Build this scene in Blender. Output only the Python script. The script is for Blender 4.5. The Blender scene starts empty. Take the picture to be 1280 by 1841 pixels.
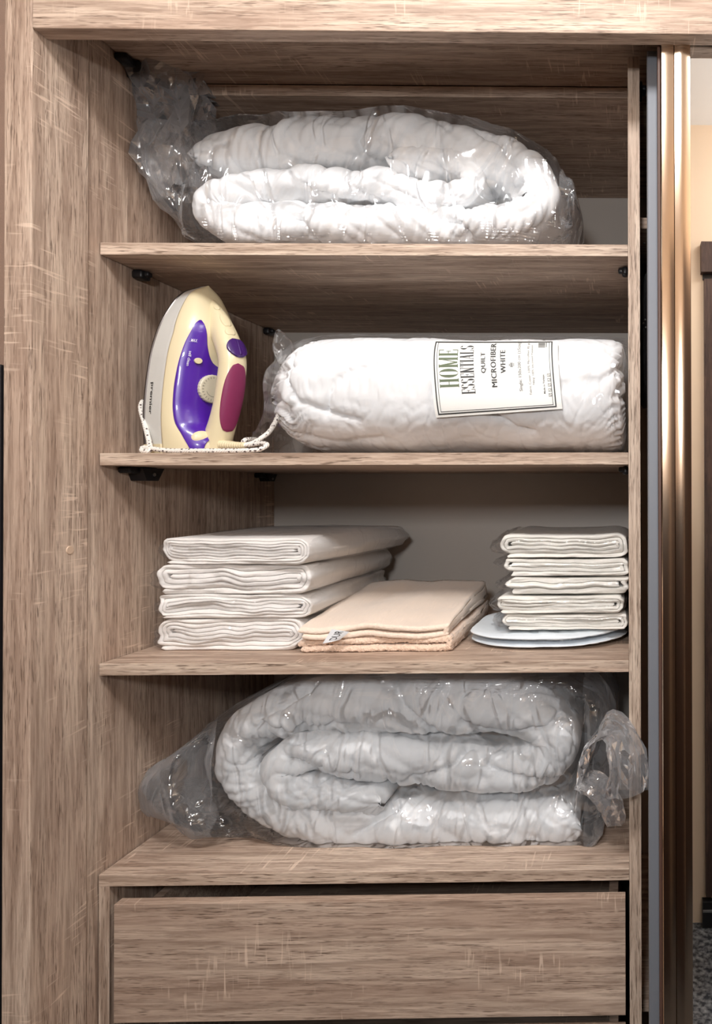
import bpy, bmesh, math, random
import numpy as np
from mathutils import Vector, Matrix, noise
random.seed(7)
S = bpy.context.scene
COL = S.collection
ZC = 1.5                      # camera height above the floor
# ------------------------------------------------------------------ camera
F, YAW, PITCH, ROLL, U0, V0, D0 = 1202.02, .0167175, .0058846, .00231841, 1153.664, 874.843, 1.02
def rows():
    cy, sy = math.cos(YAW), math.sin(YAW); cp, sp = math.cos(PITCH), math.sin(PITCH); cr, sr = math.cos(ROLL), math.sin(ROLL)
    X1 = np.array([cy, -sy, 0]); Y1 = np.array([sy, cy, 0]); Z = np.array([0, 0, 1.])
    Y2 = cp*Y1+sp*Z; Z2 = -sp*Y1+cp*Z
    return cr*X1-sr*Z2, sr*X1+cr*Z2, Y2          # right, up, forward
RT, UP, FW = rows()
cam_d = bpy.data.cameras.new('camera'); cam = bpy.data.objects.new('camera', cam_d); COL.objects.link(cam)
m = Matrix.Identity(4)
for i in range(3):
    m[i][0] = RT[i]; m[i][1] = UP[i]; m[i][2] = -FW[i]
m[0][3], m[1][3], m[2][3] = 0, -D0, ZC
cam.matrix_world = m
cam_d.sensor_fit = 'HORIZONTAL'; cam_d.sensor_width = 36; cam_d.lens = F/1280*36
cam_d.shift_x = (640-U0)/1280; cam_d.shift_y = (V0-920.5)/1280; cam_d.clip_start = .02
S.camera = cam
# ------------------------------------------------------------------ light and exposure
S.view_settings.view_transform = 'Standard'; S.view_settings.look = 'None'
S.view_settings.gamma = 1; S.view_settings.use_curve_mapping = False
S.view_settings.exposure = 0.96
W = bpy.data.worlds.new('world'); S.world = W; W.use_nodes = True
W.node_tree.nodes['Background'].inputs[0].default_value = (.9, .95, 1, 1); W.node_tree.nodes['Background'].inputs[1].default_value = .1
def area(name, loc, size, power, col, aim, size_y=None):
    l = bpy.data.lights.new(name, 'AREA'); l.size = size; l.energy = power; l.color = col
    if size_y: l.shape = 'RECTANGLE'; l.size_y = size_y
    o = bpy.data.objects.new(name, l); COL.objects.link(o); o.location = loc
    d = Vector(aim)-Vector(loc); o.rotation_euler = d.to_track_quat('-Z', 'Y').to_euler(); return o
area('ceiling_downlight_light', (-.28, -1.06, ZC+1.25), .40, 17.5, (.99, .985, .98), (-.42, .05, ZC-.1))
area('rear_wall_fill_light', (.7, -.9, ZC+1.22), .5, 4.5, (.99, .98, .97), (.3, -1.3, ZC-.2))  # unseen fill lamp, added to brighten the rear wall
area('ceiling_fill_light', (1.3, -1.1, ZC+.75), .5, 7, (1, .98, .96), (.5, -1.0, ZC+3))  # added upward fill that whitens the ceiling; not a real fitting
area('tripod_lamp_light', (-.12, -1.38, ZC+.30), .14, 4.0, (.96, .98, 1), (-.38, .3, ZC-.55))

# ------------------------------------------------------------------ helpers
def at(px, py, y):
    d = RT*((px-U0)/F) - UP*((py-V0)/F) + FW
    t = (y+D0)/d[1]
    return Vector((t*d[0], y, ZC+t*d[2]))
def X(px, y, py=880): return at(px, py, y).x
def Zp(py, y, px=640): return at(px, py, y).z
def srgb(*c):
    c = [v/255 if max(c) > 1 else v for v in c]
    return tuple([(v/12.92 if v <= .04045 else ((v+.055)/1.055)**2.4) for v in c]+[1])
def empty(name, loc, label=None, cat=None, group=None, rz=0):
    o = bpy.data.objects.new(name, None); COL.objects.link(o); o.location = loc; o.rotation_euler = (0, 0, rz)
    o.empty_display_size = .02
    return tag(o, label, cat, group)
def tag(o, label=None, cat=None, group=None, kind=None):
    if label: o['label'] = label
    if cat: o['category'] = cat
    if group: o['group'] = group
    if kind: o['kind'] = kind
    return o
def root_of(o):
    mt = Matrix.Identity(4)
    while o: mt = o.matrix_basis @ mt; o = o.parent
    return mt
def obj(name, me, mat, parent=None, smooth=False, label=None):
    """links a mesh whose coordinates are world coordinates; converts into the parent's space"""
    if isinstance(me, bmesh.types.BMesh):
        b = me; me = bpy.data.meshes.new(name); b.to_mesh(me); b.free()
    o = bpy.data.objects.new(name, me); COL.objects.link(o)
    if parent:
        me.transform(root_of(parent).inverted()); o.parent = parent
    for mm in (mat if isinstance(mat, (list, tuple)) else [mat]): me.materials.append(mm)
    if smooth: me.polygons.foreach_set('use_smooth', [True]*len(me.polygons))
    if label: o['label'] = label
    return o
def bm_box(b, lo, hi, bev=0.0, seg=2):
    g = bmesh.ops.create_cube(b, size=1)
    v = g['verts']
    for w in v:
        w.co = Vector([lo[i]+(hi[i]-lo[i])*(w.co[i]+.5) for i in range(3)])
    if bev:
        es = list({e for w in v for e in w.link_edges})
        bmesh.ops.bevel(b, geom=es, offset=bev, segments=seg, profile=.5, affect='EDGES')
def box(name, lo, hi, mat, parent=None, bev=.0008, label=None, kind=None):
    b = bmesh.new(); bm_box(b, lo, hi, bev)
    o = obj(name, b, mat, parent, label=label)
    if kind: o['kind'] = kind
    return o
def mesh_from(verts, faces, name='m'):
    me = bpy.data.meshes.new(name); me.from_pydata([tuple(v) for v in verts], [], faces); me.update(); return me
def fix_normals(me):
    b = bmesh.new(); b.from_mesh(me); bmesh.ops.recalc_face_normals(b, faces=b.faces); b.to_mesh(me); b.free(); me.update()
def pchip(xs, ys, x):
    xs = np.asarray(xs, float); ys = np.asarray(ys, float); h = np.diff(xs); d = np.diff(ys)/h
    mm = np.zeros(len(xs))
    for i in range(1, len(xs)-1):
        if d[i-1]*d[i] > 0:
            w1 = 2*h[i]+h[i-1]; w2 = h[i]+2*h[i-1]; mm[i] = (w1+w2)/(w1/d[i-1]+w2/d[i])
    mm[0] = d[0]; mm[-1] = d[-1]
    x = np.asarray(x, float); k = np.clip(np.searchsorted(xs, x)-1, 0, len(h)-1); t = (x-xs[k])/h[k]
    return (2*t**3-3*t**2+1)*ys[k]+(t**3-2*t**2+t)*h[k]*mm[k]+(-2*t**3+3*t**2)*ys[k+1]+(t**3-t**2)*h[k]*mm[k+1]
def catmull(P, n):
    """centripetal-ish Catmull-Rom through points P (k,dim), resampled evenly by arc length"""
    P = np.asarray(P, float); Q = np.vstack([2*P[0]-P[1], P, 2*P[-1]-P[-2]]); out = []
    for i in range(1, len(Q)-2):
        p0, p1, p2, p3 = Q[i-1:i+3]
        for t in np.linspace(0, 1, 30, endpoint=False):
            out.append(.5*((2*p1)+(-p0+p2)*t+(2*p0-5*p1+4*p2-p3)*t*t+(-p0+3*p1-3*p2+p3)*t**3))
    out.append(P[-1]); out = np.array(out)
    s = np.concatenate([[0], np.cumsum(np.linalg.norm(np.diff(out[:, :2 if P.shape[1] == 3 and False else min(3, P.shape[1])], axis=0), axis=1))])
    u = np.linspace(0, s[-1], n)
    return np.stack([np.interp(u, s, out[:, k]) for k in range(P.shape[1])], 1), u
def N(x, y, z=0): return noise.noise(Vector((x, y, z)))
def grid_faces(n, m, closed=True):
    f = []
    for i in range(n-1):
        for j in range(m if closed else m-1):
            k = (j+1) % m
            f.append((i*m+j, i*m+k, (i+1)*m+k, (i+1)*m+j))
    return f
def displace(me, fn):
    """moves every vertex along its normal by fn(index, co, normal)"""
    co = [v.co.copy() for v in me.vertices]; no = [v.normal.copy() for v in me.vertices]
    for i, v in enumerate(me.vertices):
        r = fn(i, co[i], no[i])
        if isinstance(r, tuple): v.co = co[i]+no[i]*r[0]+r[1]
        else: v.co = co[i]+no[i]*r
    me.update()
def seg_dist(px, pz, poly):
    """distance from a point to a polyline [(x,z)..]"""
    best = 9
    for (ax, az), (bx, bz) in zip(poly[:-1], poly[1:]):
        dx, dz = bx-ax, bz-az; L = dx*dx+dz*dz
        t = max(0, min(1, ((px-ax)*dx+(pz-az)*dz)/L)) if L else 0
        d = math.hypot(px-ax-t*dx, pz-az-t*dz)
        if d < best: best = d
    return best

# ------------------------------------------------------------------ materials
def mat(name): 
    mm = bpy.data.materials.new(name); mm.use_nodes = True; nt = mm.node_tree
    return mm, nt, nt.nodes['Principled BSDF']
def plain(name, col, rough=.5, metal=0, spec=.5, bump=0, bscale=300, var=0, coat=0):
    mm, nt, p = mat(name)
    p.inputs['Base Color'].default_value = col; p.inputs['Roughness'].default_value = rough
    p.inputs['Metallic'].default_value = metal; p.inputs['Specular IOR Level'].default_value = spec
    p.inputs['Coat Weight'].default_value = coat
    tc = nt.nodes.new('ShaderNodeTexCoord'); n = nt.nodes.new('ShaderNodeTexNoise'); n.inputs['Scale'].default_value = bscale; n.inputs['Detail'].default_value = 4
    nt.links.new(tc.outputs['Object'], n.inputs['Vector'])
    if bump:
        b = nt.nodes.new('ShaderNodeBump'); b.inputs['Strength'].default_value = bump; b.inputs['Distance'].default_value = .001
        nt.links.new(n.outputs['Fac'], b.inputs['Height']); nt.links.new(b.outputs['Normal'], p.inputs['Normal'])
    if var:
        n2 = nt.nodes.new('ShaderNodeTexNoise'); n2.inputs['Scale'].default_value = bscale*.1; nt.links.new(tc.outputs['Object'], n2.inputs['Vector'])
        mx = nt.nodes.new('ShaderNodeMix'); mx.data_type = 'RGBA'
        mx.inputs[6].default_value = tuple([c*(1-var) for c in col[:3]]+[1]); mx.inputs[7].default_value = tuple([min(1, c*(1+var)) for c in col[:3]]+[1])
        nt.links.new(n2.outputs['Fac'], mx.inputs[0]); nt.links.new(mx.outputs[2], p.inputs['Base Color'])
    return mm
def wood(name, axis, c_light, c_mid, c_dark, saw=1.0, streak=1.0):
    """brushed grey-brown oak laminate; grain runs along `axis`"""
    mm, nt, p = mat(name); L = nt.links.new; nn = nt.nodes.new
    tc = nn('ShaderNodeTexCoord'); oi = nn('ShaderNodeObjectInfo')
    off = nn('ShaderNodeVectorMath'); off.operation = 'SCALE'; off.inputs[0].default_value = (3.1, 4.7, 2.3); L(oi.outputs['Random'], off.inputs['Scale'])
    add = nn('ShaderNodeVectorMath'); L(tc.outputs['Object'], add.inputs[0]); L(off.outputs[0], add.inputs[1])
    def mapped(al, ac):
        v = nn('ShaderNodeVectorMath'); v.operation = 'MULTIPLY'; s = [ac]*3; s[axis] = al; v.inputs[1].default_value = s
        L(add.outputs[0], v.inputs[0]); return v.outputs[0]
    def noi(al, ac, det=3, dist=0, rough=.55):
        n = nn('ShaderNodeTexNoise'); n.inputs['Scale'].default_value = 1; n.inputs['Detail'].default_value = det
        n.inputs['Distortion'].default_value = dist; n.inputs['Roughness'].default_value = rough
        L(mapped(al, ac), n.inputs['Vector']); return n.outputs['Fac']
    def ramp(f, a, b, c0=0, c1=1):
        r = nn('ShaderNodeMapRange'); r.inputs['From Min'].default_value = a; r.inputs['From Max'].default_value = b
        r.inputs['To Min'].default_value = c0; r.inputs['To Max'].default_value = c1; L(f, r.inputs['Value']); return r.outputs[0]
    def mixc(f, a, b):
        mx = nn('ShaderNodeMix'); mx.data_type = 'RGBA'; L(f, mx.inputs[0])
        for k, c in ((6, a), (7, b)):
            if isinstance(c, tuple): mx.inputs[k].default_value = c
            else: L(c, mx.inputs[k])
        return mx.outputs[2]
    def mul(a, b):
        q = nn('ShaderNodeMath'); q.operation = 'MULTIPLY'; L(a, q.inputs[0])
        if isinstance(b, (int, float)): q.inputs[1].default_value = b
        else: L(b, q.inputs[1])
        return q.outputs[0]
    broad = noi(1.6, 17, 3, 1.6)
    fine = noi(11, 230, 5, .35, .7)
    mid = noi(4, 70, 3, .6)
    # cathedral figure
    wv = nn('ShaderNodeTexWave'); wv.wave_type = 'RINGS'; wv.rings_direction = 'XYZ'[axis]; wv.inputs['Scale'].default_value = 1.1; wv.inputs['Distortion'].default_value = 9
    wv.inputs['Detail'].default_value = 2; wv.inputs['Detail Scale'].default_value = .8
    L(mapped(1.9, 13), wv.inputs['Vector'])
    c = mixc(ramp(broad, .36, .66), c_mid, c_light)
    c = mixc(mul(ramp(wv.outputs['Fac'], .25, .05), .30*streak), c, c_dark)
    c = mixc(mul(ramp(mid, .52, .34), .36*streak), c, c_dark)
    c = mixc(mul(ramp(fine, .56, .36), .62*streak), c, c_dark)
    pores = ramp(noi(34, 620, 2, 0, .6), .56, .66)
    pm = ramp(noi(4, 34, 2, .5), .34, .54)
    c = mixc(mul(mul(pores, pm), .85*streak), c, tuple([v*.62 for v in c_dark[:3]]+[1]))
    lite = ramp(noi(16, 330, 2), .60, .74)
    c = mixc(mul(lite, .5), c, tuple([min(1, v*1.22) for v in c_light[:3]]+[1]))
    # saw marks across the grain
    sm = mul(ramp(noi(210, 20, 1, .4), .60, .70), ramp(noi(7, 9, 2, .3), .53, .63))
    c = mixc(mul(sm, .6*saw), c, tuple([min(1, v*1.25) for v in c_light[:3]]+[1]))
    L(c, p.inputs['Base Color']); p.inputs['Roughness'].default_value = .55; p.inputs['Specular IOR Level'].default_value = .35
    b = nn('ShaderNodeBump'); b.inputs['Strength'].default_value = .25; b.inputs['Distance'].default_value = .0006
    L(fine, b.inputs['Height']); L(b.outputs[0], p.inputs['Normal'])
    return mm
WL, WM, WD = srgb(214, 192, 173), srgb(186, 161, 143), srgb(130, 105, 89)
wood_v = wood('oak_laminate_upright', 2, WL, WM, WD)
wood_h = wood('oak_laminate_level', 0, WL, WM, WD)
edge_h = wood('oak_edge_band_level', 0, srgb(220, 200, 181), srgb(199, 175, 156), srgb(142, 118, 101), saw=0, streak=1.15)
edge_v = wood('oak_edge_band_upright', 2, srgb(220, 200, 181), srgb(199, 175, 156), srgb(142, 118, 101), saw=0, streak=1.15)
grey_panel = plain('grey_laminate', srgb(188, 180, 172), .45, bump=.05)
black_pl = plain('black_plastic', srgb(22, 21, 24), .4, bump=.1)
metal_g = plain('zinc_screw', srgb(170, 170, 170), .3, 1)
bronze = plain('champagne_bronze', srgb(196, 174, 152), .17, 1, bump=.015, bscale=900)
steel_g = plain('grey_door_edge', srgb(128, 131, 138), .5, .1)
brown_pl = plain('brown_gasket', srgb(92, 66, 56), .45)
track_m = plain('dark_track', srgb(46, 40, 36), .4, .5)
mirror_m = plain('mirror_glass', (.93, .94, .93, 1), .01, 1)
wall_m = plain('beige_wall_paint', srgb(232, 207, 180), .7, bump=.1, bscale=400)
brown_wall = plain('brown_wallpaper', srgb(146, 120, 104), .7, bump=.4, bscale=600, var=.1)
white_m = plain('white_ceiling_paint', srgb(246, 246, 246), .7)
darkdoor = wood('dark_walnut', 2, srgb(98, 76, 66), srgb(78, 58, 50), srgb(50, 36, 32), saw=0)
def stone():
    mm, nt, p = mat('dark_granite_floor'); tc = nt.nodes.new('ShaderNodeTexCoord'); n = nt.nodes.new('ShaderNodeTexNoise'); n.inputs['Scale'].default_value = 60; n.inputs['Detail'].default_value = 8
    r = nt.nodes.new('ShaderNodeValToRGB'); r.color_ramp.elements[0].position = .4; r.color_ramp.elements[0].color = srgb(52, 54, 58); r.color_ramp.elements[1].position = .72; r.color_ramp.elements[1].color = srgb(150, 150, 152)
    nt.links.new(tc.outputs['Object'], n.inputs['Vector']); nt.links.new(n.outputs['Fac'], r.inputs[0]); nt.links.new(r.outputs[0], p.inputs['Base Color']); p.inputs['Roughness'].default_value = .15
    return mm
stone_m = stone()
def fabric(name, col, rough=.8, wr=.25, scale=45, fine=.2, fscale=900, sheen=.2, sss=0):
    mm, nt, p = mat(name); L = nt.links.new; nn = nt.nodes.new
    tc = nn('ShaderNodeTexCoord')
    a = nn('ShaderNodeTexNoise'); a.inputs['Scale'].default_value = scale; a.inputs['Detail'].default_value = 5; a.inputs['Distortion'].default_value = .8; L(tc.outputs['Object'], a.inputs['Vector'])
    b = nn('ShaderNodeTexNoise'); b.inputs['Scale'].default_value = fscale; b.inputs['Detail'].default_value = 2; L(tc.outputs['Object'], b.inputs['Vector'])
    b1 = nn('ShaderNodeBump'); b1.inputs['Strength'].default_value = wr; b1.inputs['Distance'].default_value = .01; L(a.outputs['Fac'], b1.inputs['Height'])
    b2 = nn('ShaderNodeBump'); b2.inputs['Strength'].default_value = fine; b2.inputs['Distance'].default_value = .0015; L(b.outputs['Fac'], b2.inputs['Height']); L(b1.outputs[0], b2.inputs['Normal'])
    L(b2.outputs[0], p.inputs['Normal']); p.inputs['Base Color'].default_value = col; p.inputs['Roughness'].default_value = rough
    p.inputs['Specular IOR Level'].default_value = .2; p.inputs['Sheen Weight'].default_value = sheen
    return mm
quilt_m = fabric('white_microfibre', srgb(246, 247, 248), .6, .10, 16, .06)
sheet_m = fabric('white_cotton', srgb(238, 234, 230), .85, .15, 50, .25)
napkin_m = fabric('off_white_cotton', srgb(234, 231, 224), .85, .2, 60, .25)
pale_m = fabric('pale_blue_white_cloth', srgb(232, 240, 246), .7, .15, 30, .1)
towel_m = fabric('peach_terry', srgb(240, 212, 190), .95, .25, 90, 1.0, 520, .5)
towel_lt = fabric('peach_towel_band', srgb(246, 226, 208), .95, .1, 60, .5, 700, .4)
def film(name, haze=.10, gloss=.30, rough=.07, tint=(.985, .987, .992, 1), bscale=28, bstr=.5, hcol=(.90, .92, .96, 1)):
    """thin polythene: mostly see-through, a little milky, with crumpled glints"""
    mm = bpy.data.materials.new(name); mm.use_nodes = True; nt = mm.node_tree; nt.nodes.clear(); L = nt.links.new; nn = nt.nodes.new
    out = nn('ShaderNodeOutputMaterial'); tr = nn('ShaderNodeBsdfTransparent'); tr.inputs[0].default_value = tint
    gl = nn('ShaderNodeBsdfGlossy'); gl.inputs['Roughness'].default_value = rough; gl.inputs['Color'].default_value = (1, 1, 1, 1)
    df = nn('ShaderNodeBsdfDiffuse'); df.inputs[0].default_value = hcol
    tl = nn('ShaderNodeBsdfTranslucent'); tl.inputs[0].default_value = hcol
    hz = nn('ShaderNodeMixShader'); hz.inputs[0].default_value = .55; L(df.outputs[0], hz.inputs[1]); L(tl.outputs[0], hz.inputs[2])
    tc = nn('ShaderNodeTexCoord')
    def ridge(scl, k, vec, dist):
        mp = nn('ShaderNodeMapping'); mp.inputs['Scale'].default_value = vec; mp.inputs['Rotation'].default_value = (0, .5*k-1, 0); L(tc.outputs['Object'], mp.inputs['Vector'])
        ns = nn('ShaderNodeTexNoise'); ns.inputs['Scale'].default_value = scl; ns.inputs['Detail'].default_value = 1.5; ns.inputs['Distortion'].default_value = dist; L(mp.outputs[0], ns.inputs['Vector'])
        a = nn('ShaderNodeMath'); a.operation = 'SUBTRACT'; L(ns.outputs['Fac'], a.inputs[0]); a.inputs[1].default_value = .5
        b = nn('ShaderNodeMath'); b.operation = 'ABSOLUTE'; L(a.outputs[0], b.inputs[0])
        c = nn('ShaderNodeMapRange'); c.interpolation_type = 'SMOOTHSTEP'; c.inputs['From Min'].default_value = 0; c.inputs['From Max'].default_value = .07; c.inputs['To Min'].default_value = 1; c.inputs['To Max'].default_value = 0
        L(b.outputs[0], c.inputs['Value']); return c.outputs[0], ns.outputs['Fac']
    h1, n1 = ridge(bscale*.32, 1, (1, 1, .5), .4); h2, n2 = ridge(bscale*.55, 3, (1, 1, .35), .8)
    s1 = nn('ShaderNodeMath'); s1.operation = 'MULTIPLY_ADD'; L(h2, s1.inputs[0]); s1.inputs[1].default_value = .5; L(h1, s1.inputs[2])
    s2 = nn('ShaderNodeMath'); s2.operation = 'MULTIPLY_ADD'; L(n1, s2.inputs[0]); s2.inputs[1].default_value = 2.5; L(s1.outputs[0], s2.inputs[2])
    bp = nn('ShaderNodeBump'); bp.inputs['Strength'].default_value = bstr; bp.inputs['Distance'].default_value = .004; L(s2.outputs[0], bp.inputs['Height']); L(bp.outputs[0], gl.inputs['Normal'])
    lw = nn('ShaderNodeLayerWeight'); lw.inputs['Blend'].default_value = .35; L(bp.outputs[0], lw.inputs['Normal'])
    mr = nn('ShaderNodeMapRange'); mr.inputs['To Min'].default_value = gloss*.07; mr.inputs['To Max'].default_value = gloss; L(lw.outputs['Fresnel'], mr.inputs['Value'])
    # milky haze grows at grazing angles
    lw2 = nn('ShaderNodeLayerWeight'); lw2.inputs['Blend'].default_value = .5; L(bp.outputs[0], lw2.inputs['Normal'])
    mr2 = nn('ShaderNodeMapRange'); mr2.inputs['To Min'].default_value = haze*.55; mr2.inputs['To Max'].default_value = min(1, haze*2.4); L(lw2.outputs['Facing'], mr2.inputs['Value'])
    m1 = nn('ShaderNodeMixShader'); L(mr2.outputs[0], m1.inputs[0]); L(tr.outputs[0], m1.inputs[1]); L(hz.outputs[0], m1.inputs[2])
    m2 = nn('ShaderNodeMixShader'); L(mr.outputs[0], m2.inputs[0]); L(m1.outputs[0], m2.inputs[1]); L(gl.outputs[0], m2.inputs[2])
    L(m2.outputs[0], out.inputs[0]); return mm
film_m = film('polythene_bag', .05, .7, .08, bstr=1.0, bscale=34)
film_l = film('loose_polythene', .24, .9, .07, bstr=.5, bscale=34)
film_t = film('tight_polythene', .02, .34, .08, bscale=34, bstr=.45)
film_c = film('frosted_polythene', .09, .3, .14, bscale=14, bstr=.3)

# ------------------------------------------------------------------ the room
ZF, ZT = 0.0, ZC+1.277
def struct(name, lo, hi, m_, lab=None):
    return tag(box(name, lo, hi, m_, bev=0), lab, None, None, 'structure')
YB = -1.486
struct('floor', (-2.6, YB-.1, -.05), (2.6, .8, 0), stone_m)
struct('ceiling', (-2.6, YB-.1, ZT), (2.6, .8, ZT+.05), white_m)
struct('wall_rear', (-2.6, YB-.1, 0), (2.6, YB, ZT), wall_m)
struct('wall_left', (-2.6, YB, 0), (-2.55, .7, ZT), wall_m)
struct('wall_right', (2.55, YB, 0), (2.6, .7, ZT), wall_m)
struct('wall_front', (-2.55, -.03, 0), (-.8505, .6, ZT), brown_wall)
struct('wall_back', (-.86, .56, 0), (2.55, .61, ZT), wall_m)
struct('trim_1', (-.849, -.10, ZC+.93), (2.55, .5, ZT), wall_m, 'bulkhead over the wardrobe')
# door facing the wardrobe, seen in its mirror
dx = .2446; dz = ZC+.857
dr = tag(empty('door_1', (dx+.45, YB, 0)), kind='structure', label='dark wooden door reflected in the mirror')
box('door_lintel', (dx, YB+.0005, dz-.105), (dx+.95, YB+.035, dz), darkdoor, dr)
box('door_leaf', (dx+.012, YB+.0005, .1), (dx+.94, YB+.022, dz-.125), darkdoor, dr)
box('door_gap_shade', (dx+.008, YB+.0005, dz-.125), (dx+.95, YB+.012, dz-.106), black_pl, dr)  # black strip standing in for the dark, shaded gap under the lintel
box('door_sill', (dx, YB+.0005, .0005), (dx+.95, YB+.03, .088), black_pl, dr)
box('sill_strip', (dx, YB+.0305, .055), (dx+.95, YB+.034, .063), metal_g, dr)
b = bmesh.new(); bm_box(b, (-1.5, -.10, .02), (-.853, -.032, Zp(655, -.10)), .003)
tag(obj('cabinet', b, black_pl), 'dark grey flat cabinet side at the left edge beside the oak wardrobe', 'cabinet')
cb = empty('sideboard', (-.45, -1.32, 0), 'tall dark wooden cabinet opposite the wardrobe, reflected in its bronze door frame', 'cabinet')
box('body', (-1.05, YB+.001, .0), (.155, -1.171, ZC+.02), darkdoor, cb, .003)
for k in range(2): box('door', (-1.045+.6*k, -1.1705, .06), (-.452+.6*k, -1.152, ZC+.01), darkdoor, cb, .002)
# recessed ceiling lamp body above the room
lp = empty('downlight', (-.28, -1.06, ZT-.001), 'round white recessed downlight in the white ceiling', 'lamp')
b = bmesh.new(); bmesh.ops.create_cone(b, cap_ends=True, segments=48, radius1=.2, radius2=.19, depth=.012)
for v in b.verts: v.co += Vector((-.28, -1.06, ZT-.0065))
obj('housing', b, white_m, lp)

# ------------------------------------------------------------------ the wardrobe
XL = -.799
wd = empty('wardrobe', (-.4, .2, 0), 'oak laminate wardrobe with open shelves, drawer and mirrored sliding doors', 'wardrobe')
YF = -.116
z_beam = ZC+.6205
box('frame_upright', (X(5.0, YF), YF, .0005), (XL, -.0215, ZC+.925), [wood_v], wd, .0015)
box('frame_beam', (XL+.0003, YF, z_beam), (2.0, YF+.024, ZC+.925), wood_h, wd, .0012)
box('side_panel', (-.8485, -.0205, .0005), (XL-.0022, .4975, ZC+.72), wood_v, wd, .001)
box('roof_board', (XL, YF+.025, ZC+.6835), (2.0, .1085, ZC+.712), wood_h, wd, .001)
box('top_board', (XL, .109, ZC+.665), (2.0, .497, ZC+.683), wood_h, wd, .001)
box('back_panel', (-.82, .498, .0005), (2.0, .504, ZC+.715), grey_panel, wd, 0)
box('track', (XL+.001, YF+.026, ZC+.668), (2.0, -.05, ZC+.683), track_m, wd, .0005)
# partition
XR, XR2 = -.0029, .0149
box('partition', (XR, 0, .0005), (XR2, .4975, ZC+.664), wood_v, wd, .0006)
b = bmesh.new(); bm_box(b, (XR-.0001, -.0008, .0005), (XR2+.0001, -.0001, ZC+.664), 0)
obj('edge_band', b, edge_v, wd)
zs = [(.37592, .35772), (.05809, .03963), (-.2583, -.27636), (-.5747, -.5923)]
for k, (zt, zb) in enumerate(zs):
    s = box('shelf', (XL+.0002, .0006, ZC+zb), (XR-.0003, .4975, ZC+zt), wood_h, wd, .0006)
    b = bmesh.new(); bm_box(b, (XL+.0002, -.0006, ZC+zb), (XR-.0003, .0005, ZC+zt), .0005, 1); obj('edge_band', b, edge_h, s)
# frame seam / drawer compartment
zd = ZC-.5925
box('drawer_cheek', (XL+.0004, .0008, .0005), (X(197, 0), .45, zd), wood_v, wd, .0006)
b = bmesh.new(); bm_box(b, (XL+.0004, -.0004, .0005), (X(199, 0), .0007, zd), .0003, 1); obj('edge_band', b, edge_v, wd)
dr_x0, dr_x1 = X(204.5, 0, 1700), X(1124.5, 0, 1700); zt = Zp(1624.5, 0, 400); zb = Zp(1833, 0, 640)
def drawer(z0, z1, box_h):
    d = box('drawer_front', (dr_x0, -.0165, z0), (dr_x1, 0.0, z1), wood_h, wd, .0006)
    b = bmesh.new(); xa, xb = dr_x0+.022, dr_x1-.012
    bm_box(b, (xa, .0005, z0+.012), (xa+.014, .42, z0+box_h)); bm_box(b, (xb-.014, .0005, z0+.012), (xb, .42, z0+box_h))
    bm_box(b, (xa+.015, .406, z0+.012), (xb-.015, .42, z0+box_h)); bm_box(b, (xa+.015, .0005, z0+.012), (xb-.015, .405, z0+.018))
    obj('drawer_box', b, wood_h, d)
dr_x0, dr_x1 = X(204.5, -.0165, 1700), X(1124.5, -.0165, 1700)
zt = Zp(1624, -.0165, 400); zb = Zp(1833, -.0165, 640)
drawer(zb, zt, .155); drawer(zb-.206, zb-.022, .155); drawer(zb-.42, zb-.228, .155)
box('base_board', (XL+.001, .02, .0005), (XR-.001, .036, zb-.44), wood_h, wd)
# neighbouring compartment (seen through the slit)
for py in (391, 1799):
    z = Zp(py, .06, 1158)
    box('shelf', (XR2+.0003, .06, z-.018), (1.98, .4975, z), wood_h, wd)
box('side_panel', (1.982, -.02, .0005), (2.0, .4975, ZC+.69), wood_v, wd)
# screw cap
b = bmesh.new(); cp = at(125, 989, -.05); bmesh.ops.create_cone(b, cap_ends=True, segments=32, radius1=.0062, radius2=.0055, depth=.0012)
yc = -.0530
# find depth on side wall for px 125
lo_, hi_ = -.11, -.02
for _ in range(40):
    md = (lo_+hi_)/2
    if at(125, 989, md).x < XL: hi_ = md
    else: lo_ = md
cp = at(125, 989, md)
bmesh.ops.rotate(b, verts=b.verts, matrix=Matrix.Rotation(math.pi/2, 3, 'Y'))
for v in b.verts: v.co += Vector((XL+.0007, cp.y, cp.z))
obj('screw_cap', b, plain('beige_cap', srgb(206, 178, 154), .5), wd, label='small round beige screw cap')
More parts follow.
